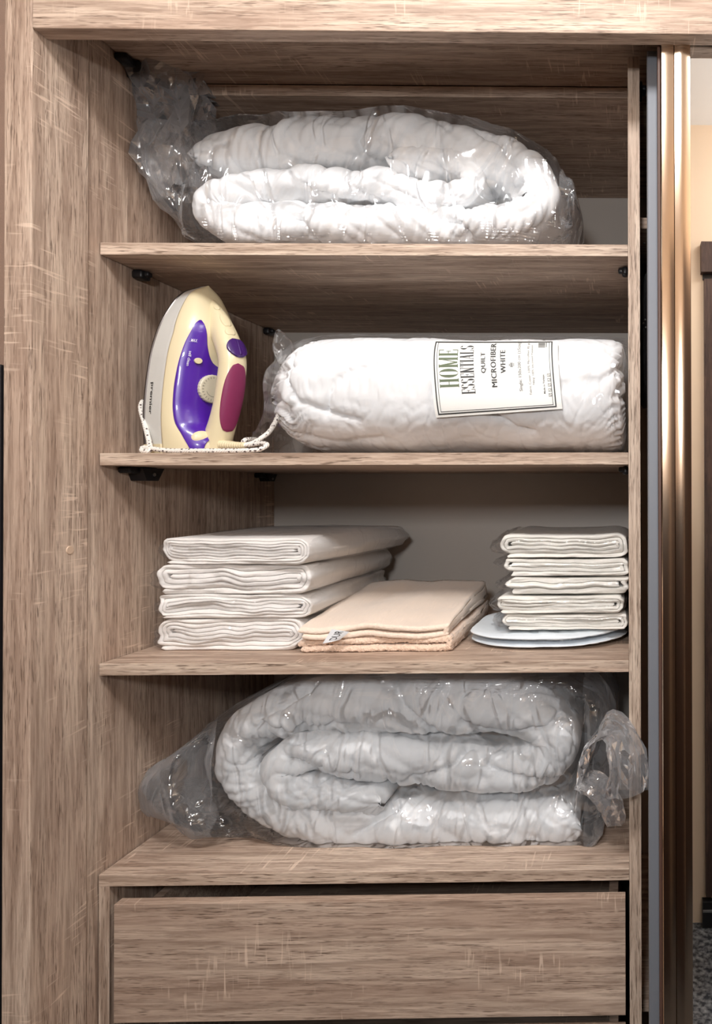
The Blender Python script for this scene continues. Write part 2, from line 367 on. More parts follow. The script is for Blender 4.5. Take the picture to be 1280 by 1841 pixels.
# shelf supports: black plastic studs and cam clamps
def wall_y(px, py):
    lo_, hi_ = -.11, .6
    for _ in range(40):
        md = (lo_+hi_)/2
        if at(px, py, md).x < XL: hi_ = md
        else: lo_ = md
    return md
def stud(yc, ztop, x0, r=.009, ln=.014, sgn=1):
    b = bmesh.new()
    bm_box(b, (min(x0, x0+sgn*ln), yc-r, ztop-.0145), (max(x0, x0+sgn*ln), yc+r, ztop-.0004), .004, 3)
    bm_box(b, (min(x0, x0+sgn*(ln+.006)), yc-r*.5, ztop-.010), (max(x0, x0+sgn*(ln+.006)), yc+r*.5, ztop-.002), .002, 2)
    return obj('shelf_bracket', b, black_pl, wd, True)
def clamp(yc, ztop, x0, s=1.0):
    b = bmesh.new()
    bm_box(b, (x0, yc-.018*s, ztop-.0105), (x0+.020*s, yc+.045*s, ztop-.0004), .003, 3)
    vs = [(0, -.002), (.010*s, -.022*s), (.036*s, -.022*s), (.050*s, -.0015)]
    f = []
    for xx in (x0+.0005, x0+.026*s):
        f.append([b.verts.new((xx, yc+v[0], ztop+v[1])) for v in vs])
    b.faces.new(f[0]); b.faces.new(f[1][::-1])
    for i in range(4): b.faces.new([f[0][i], f[1][i], f[1][(i+1) % 4], f[0][(i+1) % 4]])
    o = obj('shelf_bracket', b, black_pl, wd)
    b = bmesh.new(); bmesh.ops.create_cone(b, cap_ends=True, segments=16, radius1=.003, radius2=.0026, depth=.0015)
    bmesh.ops.rotate(b, verts=b.verts, matrix=Matrix.Rotation(math.pi/2, 3, 'Y'))
    for v in b.verts: v.co += Vector((x0+.0268*s, yc+.026*s, ztop-.012))
    obj('screw', b, metal_g, o)
xw = XL-.0021
stud(.075, ZC+.35772, xw, .011, .018); stud(.46, ZC+.35772, xw, .012, .014)
clamp(.055, ZC+.03963, xw); clamp(.43, ZC+.03963, xw, .8)
clamp(.045, ZC+.683, xw, 1.0)
stud(.05, ZC+.35772, XR-.0001, .009, .010, -1); stud(.05, ZC+.03963, XR-.0001, .009, .010, -1)
stud(.07, ZC+.66, XR2+.0001, .02, .006)
# ---- sliding doors
YM = -.090
def prism_z(pts, z0, z1):
    b = bmesh.new(); n = len(pts)
    A = [b.verts.new((p[0], p[1], z0)) for p in pts]; B = [b.verts.new((p[0], p[1], z1)) for p in pts]
    b.faces.new(A[::-1]); b.faces.new(B)
    for i in range(n): b.faces.new([A[i], A[(i+1) % n], B[(i+1) % n], B[i]])
    bmesh.ops.recalc_face_normals(b, faces=b.faces); return b
door = empty('sliding_door', (.6, -.08, .03)); door.parent = wd; door.location = Vector((.6, -.08, .03))-Vector((-.4, .2, 0))
x0, x1, x2 = X(1189.5, YM), X(1213.5, YM), X(1243, YM)
pr = [(x0, YM+.030)]
pr.append((x0, YM-.002))
for t in np.linspace(0, 1, 13): pr.append((x0+.0012+(x1-x0-.0018)*t, YM-.004-.0004*math.sin(math.pi*t)))
pr.append((x1, YM-.0018)); 
for t in np.linspace(0, 1, 13): pr.append((x1+.0006+(x2-x1-.0012)*t, YM-.0035-.0016*math.sin(math.pi*t)))
pr += [(x2, YM-.001), (x2, YM+.030)]
zt_door = ZC+.655
obj('door_stile', prism_z(pr, .03, zt_door), bronze, door)
pr2 = [(p[0]*-1+(x0+1.08), p[1]) for p in pr]
obj('door_stile', prism_z(pr2, .03, zt_door), bronze, door)
box('mirror', (x2+.0002, YM, .07), (x0+1.08-(x2-x0)-.0002, YM+.005, ZC+.655), mirror_m, door, 0)
box('bottom_rail', (x2+.0002, YM-.003, .03), (x0+1.08-(x2-x0)-.0002, YM+.028, .0695), bronze, door)
box('door_gasket', (X(1183.5, YM+.012), YM+.004, .03), (x0-.0002, YM+.028, zt_door), brown_pl, door, .001)
door2 = empty('sliding_door', (.6, -.04, .03)); door2.parent = wd; door2.location = Vector((.6, -.04, .03))-Vector((-.4, .2, 0))
yr = -.050
b = prism_z([(X(1165, yr), yr+.030), (X(1165, yr), yr+.001), (X(1167, yr), yr), (X(1181, yr), yr), (X(1196, yr), yr+.002), (X(1196, yr), yr+.030)], .03, ZC+.640)
obj('door_stile', b, steel_g, door2)
box('door_panel', (X(1196, yr)+.0002, yr+.008, .03), (1.1, yr+.022, ZC+.640), wood_v, door2)
# dark things in the neighbouring compartment
def loft_x(st, n, m, p=2.4, caps=True):
    """tube along x. st rows: x, zb, zt, yf, yb ; superellipse sections. returns mesh"""
    st = np.array(st, float); xs = st[:, 0]
    t = np.linspace(0, 1, n); t = .5-.5*np.cos(np.pi*t)*(1) if caps else t
    t = .35*t+.65*np.linspace(0, 1, n)
    x = xs[0]+(xs[-1]-xs[0])*t
    c = [pchip(xs, st[:, k], x) for k in (1, 2, 3, 4)]
    V = []
    for i in range(n):
        zc, rz = (c[0][i]+c[1][i])/2, (c[1][i]-c[0][i])/2; yc, ry = (c[2][i]+c[3][i])/2, (c[3][i]-c[2][i])/2
        for j in range(m):
            a = 2*math.pi*j/m; ca, sa = math.cos(a), math.sin(a)
            V.append((x[i], yc-ry*math.copysign(abs(ca)**(2/p), ca), zc+rz*math.copysign(abs(sa)**(2/p), sa)))
    f = grid_faces(n, m)
    if caps:
        for k in (0, n-1):
            idx = [k*m+j for j in range(m)]; V.append(tuple(np.mean([V[i] for i in idx], axis=0))); ci = len(V)-1
            for j in range(m):
                a, bb = idx[j], idx[(j+1) % m]; f.append((a, bb, ci) if k else (bb, a, ci))
    me = mesh_from(V, f); fix_normals(me); return me
def sweep(path, yf, yb, n, nf=22, ns=10, rf=1.0, endtaper=.5, rb=.6):
    """a padded layer: centre line path [(x,z,h)] in the front view, running back from yf to yb with a rounded front.
    returns mesh plus per-vertex (s, a) arrays"""
    P, s = catmull(path, n); Ltot = s[-1]
    T = np.gradient(P[:, :2], axis=0); T /= np.linalg.norm(T, axis=1)[:, None]; NR = np.stack([-T[:, 1], T[:, 0]], 1)
    V = []; SA = []; prof = []
    for k in range(nf): a = -math.pi/2+math.pi*k/(nf-1); prof.append(('f', a))
    for k in range(1, ns+1): prof.append(('t', k/(ns+1)))
    for k in range(6): a = math.pi/2-math.pi*k/5; prof.append(('b', a))
    for k in range(1, ns+1): prof.append(('u', 1-k/(ns+1)))
    mlen = len(prof)
    for i in range(n):
        h = P[i, 2]; e = min(s[i], Ltot-s[i])/max(h*endtaper*2, 1e-5)
        if e < 1: h = h*math.sqrt(max(1-(1-e)**2, .0))*1.0+1e-4
        for kind, a in prof:
            if kind == 'f': nn_ = h*math.sin(a); y = yf+h*rf*(1-math.cos(a))
            elif kind == 'b': nn_ = h*math.sin(a); y = yb-h*rb*(1-math.cos(a))
            elif kind == 't': nn_ = h; y = yf+h*rf+(yb-h*rb-yf-h*rf)*a**1.6
            else: nn_ = -h; y = yf+h*rf+(yb-h*rb-yf-h*rf)*a**1.6
            V.append((P[i, 0]+NR[i, 0]*nn_, y, P[i, 1]+NR[i, 1]*nn_)); SA.append((s[i], a if kind in 'fb' else (1.57+y*6 if kind == 't' else -1.57-y*6), h, kind))
    f = grid_faces(n, mlen)
    f.append(tuple(range(mlen))[::-1]); f.append(tuple((n-1)*mlen+k for k in range(mlen)))
    me = mesh_from(V, f); fix_normals(me); return me, SA
def pxpath(L, y):
    """front-view outline points (photo pixels, half thickness in pixels) to metres on the plane y"""
    out = []
    for px, py, h in L:
        q = at(px, py, y); sc = (at(px+1, py, y).x-q.x); out.append((q.x, q.z, h*sc))
    return out
def quilt(name, path, yf, yb, label, zmin, zmax, seams=(), seed=0, amp=1.0, n=900):
    me, SA = sweep(pxpath(path, yf+.03), yf, yb, n, 26, 9, 1.0, .8)
    seams = [[(at(px, py, yf+.01).x, at(px, py, yf+.01).z) for px, py in s] for s in seams]
    def d(i, c, no):
        s, a, h, kind = SA[i]; k = seed
        puff = N(s*8+k, a*.8, k)*.009
        ws = s+.02*N(s*5+k, a*.5, 9)+a*.024*math.sin(s*6+k)
        r = min(1, abs(N(ws*17, a*.16, k+5))*3.2); b1 = (r**.55-.8)*.0085*(.45+max(0, N(s*4, a*.4+3, k+1))*1.7)
        ws2 = s-a*(.022+.03*N(s*3, 5, k))+.008*N(s*9, a*.6, k)
        r2 = min(1, abs(N(ws2*46, a*.17+k, k+8))*3.4); b2 = (r2**.6-.8)*.0034*(.3+max(0, N(s*6+9, a*.5, k+2))*2.2)
        ws3 = s+a*.05; r3 = min(1, abs(N(ws3*9+k, a*.35, k+18))*5); b3 = (r3**.5-.9)*.004
        v = (puff+b1*1.15+b2*2.0+b3*1.5)*amp+N(s*90, a*3, k)*.0004
        if no.y < -.15:
            for sm in seams:
                dd = seg_dist(c.x, c.z, sm)
                if dd < .03: v -= .013*math.exp(-(dd/.0045)**2)+.004*math.exp(-(dd/.014)**2)
        if kind in 'tu': v *= .55
        return v
    displace(me, d)
    for v in me.vertices:
        if v.co.z < zmin: v.co.z = zmin+.0002*abs(N(v.co.x*9, v.co.y*9))
        if v.co.z > zmax: v.co.z = zmax-.0002
        if v.co.x > XR-.006 and name != 'x': v.co.x = XR-.006
        if v.co.y > .49: v.co.y = .49
    o = obj(name, me, quilt_m, None, True); tag(o, label, 'quilt'); return o
Z1, Z2, Z3, Z4 = [ZC+a for a, _ in zs]; U1, U2, U3 = [ZC+b_ for _, b_ in zs[:3]]
UT = ZC+.665

def origin_to(o, loc):
    loc = Vector(loc); o.data.transform(Matrix.Translation(-loc)); o.location = loc
# -- top quilt
top_path = [(358, 292, 30), (420, 273, 42), (500, 262, 47), (600, 256, 48), (700, 247, 42), (800, 258, 44), (890, 285, 46), (950, 320, 44),
            (972, 362, 36), (930, 392, 32), (850, 404, 32), (740, 404, 33), (620, 400, 34), (500, 400, 34), (420, 400, 34), (383, 385, 30),
            (400, 350, 27), (480, 338, 29), (580, 334, 27), (680, 336, 27), (760, 352, 27), (820, 356, 24), (855, 338, 22), (845, 308, 24), (800, 293, 25), (740, 293, 27), (705, 298, 24)]
q1 = quilt('folded_quilt', top_path, .055, .44, 'white folded quilt spiralled in a clear bag on the top shelf', Z1+.0015, UT-.002,
      seams=[[(860, 232), (905, 260), (925, 300), (905, 340)], [(660, 215), (640, 255), (655, 300)], [(500, 370), (545, 400), (560, 436)], [(935, 330), (880, 370), (830, 385)], [(780, 380), (830, 405), (850, 436)]], seed=3)
origin_to(q1, at(680, 438, .2))
# -- bottom quilt
bot_path = [(1046, 1478, 30), (990, 1482, 44), (900, 1484, 47), (800, 1484, 46), (650, 1482, 42), (530, 1462, 42), (455, 1418, 42), (424, 1362, 40), (455, 1306, 40), (540, 1276, 46), (660, 1268, 54), (800, 1270, 57), (900, 1272, 54), (965, 1288, 48),
            (1000, 1330, 40), (975, 1372, 40), (900, 1384, 42), (820, 1378, 45), (720, 1368, 46), (620, 1358, 42), (540, 1356, 36), (506, 1382, 30), (530, 1416, 30), (590, 1430, 30), (660, 1434, 24), (700, 1434, 18)]
q2 = quilt('folded_quilt', bot_path, .07, .46, 'white folded quilt in a clear bag on the lowest shelf above the drawer', Z4+.0015, U3-.002,
      seams=[[(700, 1215), (725, 1270), (790, 1330)], [(850, 1330), (820, 1370), (740, 1415), (700, 1430)], [(470, 1300), (520, 1330), (560, 1320), (640, 1310)], [(640, 1500), (690, 1460), (720, 1440)], [(830, 1300), (900, 1330), (980, 1310), (1030, 1270)], [(560, 1225), (500, 1270), (455, 1290)],
             [(500, 1350), (560, 1395), (640, 1395)], [(860, 1360), (920, 1400), (1000, 1410)]], seed=11)
origin_to(q2, at(720, 1530, .25))

# -- plastic bags
def crumple(me, amp_fn, freq=22, seed=0, zmin=0, zmax=9, xmax=9):
    def d(i, c, no):
        p = c*freq*.62+Vector((seed, seed*.7, seed*1.3))
        w = Vector((N(p.x*.4, p.y*.4, p.z*.4), N(p.y*.4, p.z*.4, p.x*.4+7), N(p.z*.4, p.x*.4, p.y*.4+3)))*1.2
        p = p+w; q = Vector((p.x*.8+p.z*.6, p.y, (p.z*.8-p.x*.6)*.45))
        a = amp_fn(c)
        r1 = min(.5, abs(noise.noise(p))); r2 = min(.5, abs(noise.noise(q*2.0+Vector((5, 3, 1))))); r3 = min(.4, abs(noise.noise(Vector((p.x*4.2, p.y*4, p.z*1.7)))))
        return a*((.36-r1)*1.6+(.34-r2)*.9+(.3-r3)*.35)
    displace(me, d)
    for v in me.vertices:
        v.co.z = min(max(v.co.z, zmin+.0006), zmax-.0006)
        v.co.x = min(v.co.x, xmax) if v.co.y > -.003 else v.co.x
        v.co.x = max(v.co.x, XL+.004); v.co.y = min(v.co.y, .494)
def bag_body(rows_, n=150, m=110, p=2.6):
    st = []
    for px, pt, pb, yf, yb in rows_:
        q = at(px, (pt+pb)/2, yf+.03); st.append((q.x, at(px, pb, yf+.03).z, at(px, pt, yf+.03).z, yf, yb))
    return loft_x(st, n, m, p)
def ribbon(st, n=60, m=40, p=2.2, pleat=0, sd=0):
    """flattened film tube through stations (px,py,y,half width px,half thickness m, angle deg of the wide axis)"""
    pts = []
    for px, py, y, hw, ht, an in st:
        q = at(px, py, y); sc = at(px+1, py, y).x-q.x; pts.append((q.x, q.y, q.z, hw*sc, ht, math.radians(an)))
    P, s = catmull(pts, n); V = []
    for i in range(n):
        c = Vector(P[i, :3]); w = Vector((math.cos(P[i, 5]), 0, math.sin(P[i, 5])))
        for j in range(m):
            a = 2*math.pi*j/m; ca, sa = math.cos(a), math.sin(a)
            k = 1+pleat*((.3-min(.6, abs(N(ca*2.6+sd, sa*2.6, s[i]*7+sd)))*1.9)+.5*(random.random()-.5))
            V.append(c+w*P[i, 3]*min(1.12, k**.5 if k > 0 else .4)*math.copysign(abs(ca)**(2/p), ca)+Vector((0, 1, 0))*P[i, 4]*k*math.copysign(abs(sa)**(2/p), sa))
    me = mesh_from(V, grid_faces(n, m)); fix_normals(me); return me
def join(meshes):
    b = bmesh.new()
    for me in meshes: b.from_mesh(me)
    me = bpy.data.meshes.new('m'); b.to_mesh(me); b.free(); return me
def drape(me, q, gap=.0028, rad=4, lo_x=None):
    """lays the front of a bag over the quilt inside it: the film spans the hollows and touches the bulges"""
    from mathutils.bvhtree import BVHTree
    mw = q.matrix_basis; qm = q.data
    bv = BVHTree.FromPolygons([mw @ v.co for v in qm.vertices], [tuple(p.vertices) for p in qm.polygons])
    vs = [mw @ v.co for v in qm.vertices]; xs_ = [v.x for v in vs]; zs_ = [v.z for v in vs]; st = .004
    x0, z0 = min(xs_)-.05, min(zs_)-.05; nx, nz = int((max(xs_)-x0+.05)/st)+1, int((max(zs_)-z0+.05)/st)+1
    D = np.full((nx, nz), 9.0)
    for i in range(nx):
        for j in range(nz):
            h = bv.ray_cast(Vector((x0+i*st, -.3, z0+j*st)), Vector((0, 1, 0)))
            if h[0] is not None: D[i, j] = h[0].y
    def shift(A, f):
        B = A.copy(); B[1:] = f(B[1:], A[:-1]); B[:-1] = f(B[:-1], A[1:]); C_ = B.copy(); C_[:, 1:] = f(C_[:, 1:], B[:, :-1]); C_[:, :-1] = f(C_[:, :-1], B[:, 1:]); return C_
    M = D.copy()
    for _ in range(rad): M = shift(M, np.minimum)
    M0 = np.where(M > 5, np.nan, M)
    G = np.where(np.isnan(M0), 0, M0); Wt = (~np.isnan(M0)).astype(float)
    for _ in range(10):
        G[1:-1, 1:-1] = (G[:-2, 1:-1]+G[2:, 1:-1]+G[1:-1, :-2]+G[1:-1, 2:]+G[1:-1, 1:-1])/5; Wt[1:-1, 1:-1] = (Wt[:-2, 1:-1]+Wt[2:, 1:-1]+Wt[1:-1, :-2]+Wt[1:-1, 2:]+Wt[1:-1, 1:-1])/5
    T = np.where(Wt > .02, G/np.maximum(Wt, .02), 9); T = np.minimum(T, np.where(D < 5, D, 9))
    ym = sum(v.co.y for v in me.vertices)/len(me.vertices)
    for v in me.vertices:
        if v.co.y > ym-.05: continue
        i, j = int(round((v.co.x-x0)/st)), int(round((v.co.z-z0)/st))
        if 0 <= i < nx and 0 <= j < nz and T[i, j] < 5:
            w = min(1, Wt[i, j]*1.25); t = T[i, j]-gap
            v.co.y = t*w+min(v.co.y, t)*(1-w)
    me.update()
def facet(o, nbody):
    for p in o.data.polygons:
        if p.index >= nbody: p.use_smooth = False; p.material_index = 1
def tri(me):
    b = bmesh.new(); b.from_mesh(me); bmesh.ops.triangulate(b, faces=b.faces, quad_method='SHORT_EDGE'); b.to_mesh(me); b.free(); return me
def loosen(me, xa_, xb2):
    """the slack ends of a bag are doubled, creased film and look milkier"""
    me.materials.clear()
    for p in me.polygons: p.material_index = 1 if (p.center.x < xa_ or p.center.x > xb2) else 0
    return me
b1 = bag_body([(262, 236, 300, .10, .30), (285, 226, 348, .07, .38), (325, 214, 405, .055, .42), (360, 212, 434, .05, .44), (430, 214, 438, .045, .445), (520, 208, 438, .042, .45), (620, 202, 438, .04, .45), (700, 198, 438, .04, .45),
               (800, 208, 438, .04, .45), (890, 228, 438, .042, .45), (960, 262, 438, .046, .44), (1005, 295, 436, .055, .42), (1022, 322, 425, .07, .38), (1032, 352, 385, .10, .30)], 190, 240, 4.5)
drape(b1, q1)
xq0, xq1 = X(350, .08), X(985, .08)
crumple(b1, lambda c: .0022+.016*min(1, max(0, (xq0+.02-c.x)/.06))+.010*min(1, max(0, (c.x-xq1)/.04)), 16, 2, Z1, UT)
t1 = ribbon([(335, 350, .09, 40, .03, 10), (322, 290, .085, 62, .05, 5), (314, 240, .08, 60, .045, 0), (306, 205, .085, 66, .03, 8), (297, 165, .09, 78, .04, 12), (288, 125, .10, 84, .05, 8), (272, 96, .11, 74, .045, 4), (262, 84, .12, 60, .02, 0)], 17, 26, 2.2, .75, 3)
crumple(t1, lambda c: .005, 30, 9, Z1, ZC+.69)
for v in t1.vertices: v.co.z = min(v.co.z, ZC+(.69 if v.co.y < .10 else .663))
o = obj('plastic_bag', loosen(join([b1, tri(t1)]), xq0-.004, xq1+.022), [film_m, film_l], None, True); tag(o, 'clear crinkled plastic bag around the top shelf quilt, its loose end rising at left', 'plastic bag'); facet(o, len(b1.polygons)); origin_to(o, at(680, 438, .2))
b2 = bag_body([(264, 1418, 1432, .09, .16), (290, 1385, 1462, .06, .24), (330, 1335, 1492, .05, .32), (380, 1295, 1516, .046, .38), (440, 1258, 1528, .046, .44), (520, 1228, 1534, .048, .47), (620, 1214, 1534, .05, .475),
               (800, 1212, 1534, .05, .475), (960, 1212, 1534, .052, .475), (1030, 1216, 1528, .056, .47), (1062, 1228, 1506, .064, .45), (1085, 1250, 1470, .075, .42), (1100, 1290, 1420, .09, .36)], 190, 240, 4.5)
drape(b2, q2)
xa, xb_ = X(395, .08), X(1040, .09)
crumple(b2, lambda c: .0022+.015*min(1, max(0, (xa-c.x)/.05))+.010*min(1, max(0, (c.x-xb_)/.03)), 16, 5, Z4, U3, XR-.004)
t2 = ribbon([(1035, 1440, .07, 26, .02, 80), (1050, 1385, .06, 30, .02, 60), (1062, 1335, .045, 26, .018, 45), (1086, 1305, .02, 26, .02, 70), (1112, 1312, -.01, 26, .02, 30), (1126, 1350, -.03, 32, .02, 10), (1130, 1392, -.035, 36, .018, 8), (1128, 1426, -.035, 40, .012, 10)], 22, 20, 2.2, .8, 5)
crumple(t2, lambda c: .003, 44, 4, Z4, U3)
t3 = ribbon([(1050, 1400, .05, 22, .015, 40), (1080, 1420, .04, 24, .015, 30), (1100, 1450, .035, 22, .014, 10), (1108, 1480, .04, 20, .008, 5)], 12, 16, 2.2, .7, 8)
crumple(t3, lambda c: .003, 30, 6, Z4, U3, XR-.004)
o = obj('plastic_bag', loosen(join([b2, tri(t2), tri(t3)]), xa-.004, xb_+.008), [film_m, film_l], None, True); tag(o, 'clear crinkled plastic bag around the lowest quilt, gathered end flopping over the partition', 'plastic bag'); facet(o, len(b2.polygons)); origin_to(o, at(720, 1530, .25))

# -- rolled quilt on the second shelf
roll = [(502, 680, 740, .13, .22), (505, 655, 772, .09, .28), (512, 634, 794, .055, .31), (524, 617, 806, .035, .33), (543, 607, 811, .026, .34), (572, 604, 812, .023, .345), (640, 603, 812, .022, .35), (760, 604, 812, .022, .35), (900, 606, 812, .022, .35), (1040, 607, 812, .022, .35), (1098, 608, 812, .028, .345), (1119, 614, 806, .045, .32), (1127, 640, 780, .09, .27)]
def roll_st(rows_, gy=0, gz=0):
    st = []
    for px, pt, pb, yf, yb in rows_:
        yc = (yf+yb)/2; q = at(px, (pt+pb)/2, yf+.03)
        zt_ = Zp(pt, yc-.06, px); zb_ = max(Z2+.0008, Zp(pb, yf+.04, px)); st.append((q.x, zb_-gz, zt_+gz, yf-gy, yb+gy))
    return st
rst = roll_st(roll)
me = loft_x(rst, 420, 150, 2.7)
gro = [[(498+30, 640), (520, 690), (545, 725), (600, 748), (650, 762)], [(592, 748), (605, 700), (640, 672), (700, 660), (735, 652)], [(1005, 700), (1050, 692), (1080, 690), (1125, 655)], [(890, 745), (930, 775), (960, 780)], [(530, 790), (600, 800), (680, 790)]]
gro = [[(at(a, c, .05).x, at(a, c, .05).z) for a, c in g] for g in gro]
xl_, xr_ = X(560, .03), X(1085, .03)
def dr_(i, c, no):
    e = min(1, max(0, (xl_-c.x)/.05))+min(1, max(0, (c.x-xr_)/.03))
    v = N(c.x*7, c.y*9, c.z*9)*.006*(1-.4*e)+N(c.x*20, c.y*22, c.z*22)*.002
    an = math.atan2(c.z-Z2-.1, c.y-.18)
    r = abs(N(an*9+2*N(c.x*20, an*2, 4), c.x*9, 3)); v -= (.0012+.010*e)*max(0, 1-r*5)**1.4
    r = abs(N(c.x*40, c.z*30, 8)); v -= .0016*max(0, 1-r*6)
    if no.y < .2:
        for g in gro:
            dd = seg_dist(c.x, c.z, g)
            if dd < .03: v -= .007*math.exp(-(dd/.0035)**2)+.003*math.exp(-(dd/.012)**2)
    return v-.002
displace(me, dr_)
for v in me.vertices: v.co.z = max(v.co.z, Z2+.0012); v.co.x = min(v.co.x, XR-.004)
o = obj('rolled_quilt', me, quilt_m, None, True); tag(o, 'white microfibre quilt rolled up in a clear bag beside the iron', 'quilt'); origin_to(o, at(815, 812, .18))
# its bag
gr = [(470, 800, 812, .075, .16), (486, 764, 812, .06, .20), (500, 640, 812, .04, .29)]+[(r[0], r[1], r[2], r[3], r[4]) for r in roll[4:-2]]+[(1126, 612, 812, .03, .34), (1129, 650, 790, .08, .28)]
gst = roll_st(gr, .004, .0022)
gst = [(a, max(b_, Z2+.0005), c, d, e) for a, b_, c, d, e in gst]
me = loft_x(gst, 260, 130, 2.75)
crumple(me, lambda c: .0008+.012*min(1, max(0, (X(540, .05)-c.x)/.05))+.002*min(1, max(0, (c.x-xr_)/.03)), 18, 8, Z2, U1, XR-.0012)
ear = ribbon([(515, 640, .06, 16, .02, 60), (505, 615, .05, 14, .016, 60), (500, 600, .05, 8, .008, 60), (498, 597, .05, 3, .003, 60)], 30, 30)
crumple(ear, lambda c: .005, 30, 3, Z2, U1)
bag3 = obj('plastic_bag', join([me, ear]), film_t, None, True); tag(bag3, 'tight clear plastic bag around the rolled quilt, printed paper label on its front', 'plastic bag'); origin_to(bag3, at(815, 812, .18))
# -- printed label on the bag; follows the roll's front
RS = np.array(gst)
def roll_surface(x, ang, lift):
    """point on the bag at x, section angle ang (0 = front, pi/2 = top)"""
    zb_, zt_, yf, yb = [float(pchip(RS[:, 0], RS[:, k], [x])[0]) for k in (1, 2, 3, 4)]
    p = 2.75; ca, sa = math.cos(ang), math.sin(ang)
    y = (yf+yb)/2-((yb-yf)/2+lift)*math.copysign(abs(ca)**(2/p), ca); z = (zb_+zt_)/2+((zt_-zb_)/2+lift)*math.copysign(abs(sa)**(2/p), sa)
    return Vector((x, y, z))
def screen(v):
    d = v-Vector((0, -D0, ZC)); d = np.array(d); w = d@FW; return U0+F*(d@RT)/w, V0-F*(d@UP)/w
def find(px, py, lift):
    """the spot on the roll that lies on the sight line of a point measured in the photograph"""
    x = X(px, .03, py); a = .3
    for _ in range(14):
        s0 = screen(roll_surface(x, a, lift)); e = np.array([px-s0[0], py-s0[1]])
        if abs(e).max() < .02: break
        sx = screen(roll_surface(x+1e-4, a, lift)); sa = screen(roll_surface(x, a+1e-3, lift))
        J = np.array([[(sx[0]-s0[0])/1e-4, (sa[0]-s0[0])/1e-3], [(sx[1]-s0[1])/1e-4, (sa[1]-s0[1])/1e-3]])
        dx_, da = np.linalg.solve(J, e); x += float(np.clip(dx_, -.05, .05)); a = float(np.clip(a+np.clip(da, -.2, .2), -1.3, 1.5))
    return x, a
LB = .0024
crn = [find(779, 613, LB), find(1003, 613, LB), find(1011, 735, LB), find(784, 751, LB)]   # TL TR BR BL
crs = [(a, math.copysign(abs(math.sin(b_))**(2/2.75), b_)) for a, b_ in crn]
def lab(u, v, lift):
    """u 0..1 left-right, v 0..1 bottom-top of the label"""
    def bl(k):
        a = crs[3][k]*(1-u)+crs[2][k]*u; b_ = crs[0][k]*(1-u)+crs[1][k]*u; return a*(1-v)+b_*v
    sv = bl(1); return roll_surface(bl(0), math.copysign(math.asin(min(.9999, abs(sv)**(2.75/2))), sv), lift)
def lab_grid(u0, u1, v0, v1, lift, nu=24, nv=16):
    V = [lab(u0+(u1-u0)*i/nu, v0+(v1-v0)*j/nv, lift) for i in range(nu+1) for j in range(nv+1)]; m_ = nv+1
    f = [(i*m_+j, (i+1)*m_+j, (i+1)*m_+j+1, i*m_+j+1) for i in range(nu) for j in range(nv)]
    return V, f
def add_patch(acc, vf):
    V, f = vf; k = len(acc[0]); acc[0].extend(V); acc[1].extend([tuple(i+k for i in q) for q in f])
paper = plain('label_paper', srgb(240, 240, 236), .55); ink = plain('dark_ink', srgb(58, 58, 58), .6); ink_g = plain('olive_ink', srgb(98, 110, 84), .6); ink_l = plain('grey_ink', srgb(140, 140, 138), .6)
V, f = lab_grid(0, 1, 0, 1, LB, 40, 40); o_lab = obj('paper_label', mesh_from(V, f), paper, bag3, True, label='white printed paper label')
acc = ([], [])
for (i0, wd_) in ((.022, .010), (.046, .004)):
    j0 = i0*1.35; wj = wd_*1.7
    add_patch(acc, lab_grid(i0, i0+wd_, j0, 1-j0*.4, LB+.0004, 1, 30)); add_patch(acc, lab_grid(1-i0-wd_-.02, 1-i0-.02, j0, 1-j0*.4, LB+.0004, 1, 30))
    add_patch(acc, lab_grid(i0, 1-i0-.02, j0, j0+wj, LB+.0004, 40, 1)); add_patch(acc, lab_grid(i0, 1-i0-.02, 1-j0*.4-wj, 1-j0*.4, LB+.0004, 40, 1))
obj('printed_border', mesh_from(*acc), ink, o_lab)
def text_mesh(s, offset=0.0, spacing=1.0):
    cu = bpy.data.curves.new('t', 'FONT'); cu.body = s; cu.offset = offset; cu.size = 1; cu.resolution_u = 3; cu.space_character = spacing
    to = bpy.data.objects.new('t', cu); COL.objects.link(to)
    dg = bpy.context.evaluated_depsgraph_get(); me = bpy.data.meshes.new_from_object(to.evaluated_get(dg)); bpy.data.objects.remove(to)
    b = bmesh.new(); b.from_mesh(me); bmesh.ops.triangulate(b, faces=b.faces)
    V = [v.co.copy() for v in b.verts]; f = [tuple(v.index for v in q.verts) for q in b.faces]; b.free()
    xs = [v.x for v in V]; ys = [v.y for v in V]; return V, f, min(xs), max(xs), min(ys), max(ys)
def label_text(s, u0, u1, v0, v1, mt, off=0.0, name='printed_text', spacing=1.0, bold=0):
    """text running up the label: reading direction = +v, letter tops toward -u"""
    V, f, xa_, xb2, ya, yb2 = text_mesh(s, off, spacing)
    P = [lab(u1-(u1-u0)*(p.y-ya)/(yb2-ya), v0+(v1-v0)*(p.x-xa_)/(xb2-xa_), LB+.0005) for p in V]
    if bold:
        n_ = len(P); P += [lab(u1-(u1-u0)*(p.y-ya)/(yb2-ya), v0+bold+(v1-v0)*(p.x-xa_)/(xb2-xa_), LB+.0006) for p in V]; f = f+[tuple(k+n_ for k in q) for q in f]
    obj(name, mesh_from(P, f), mt, o_lab)
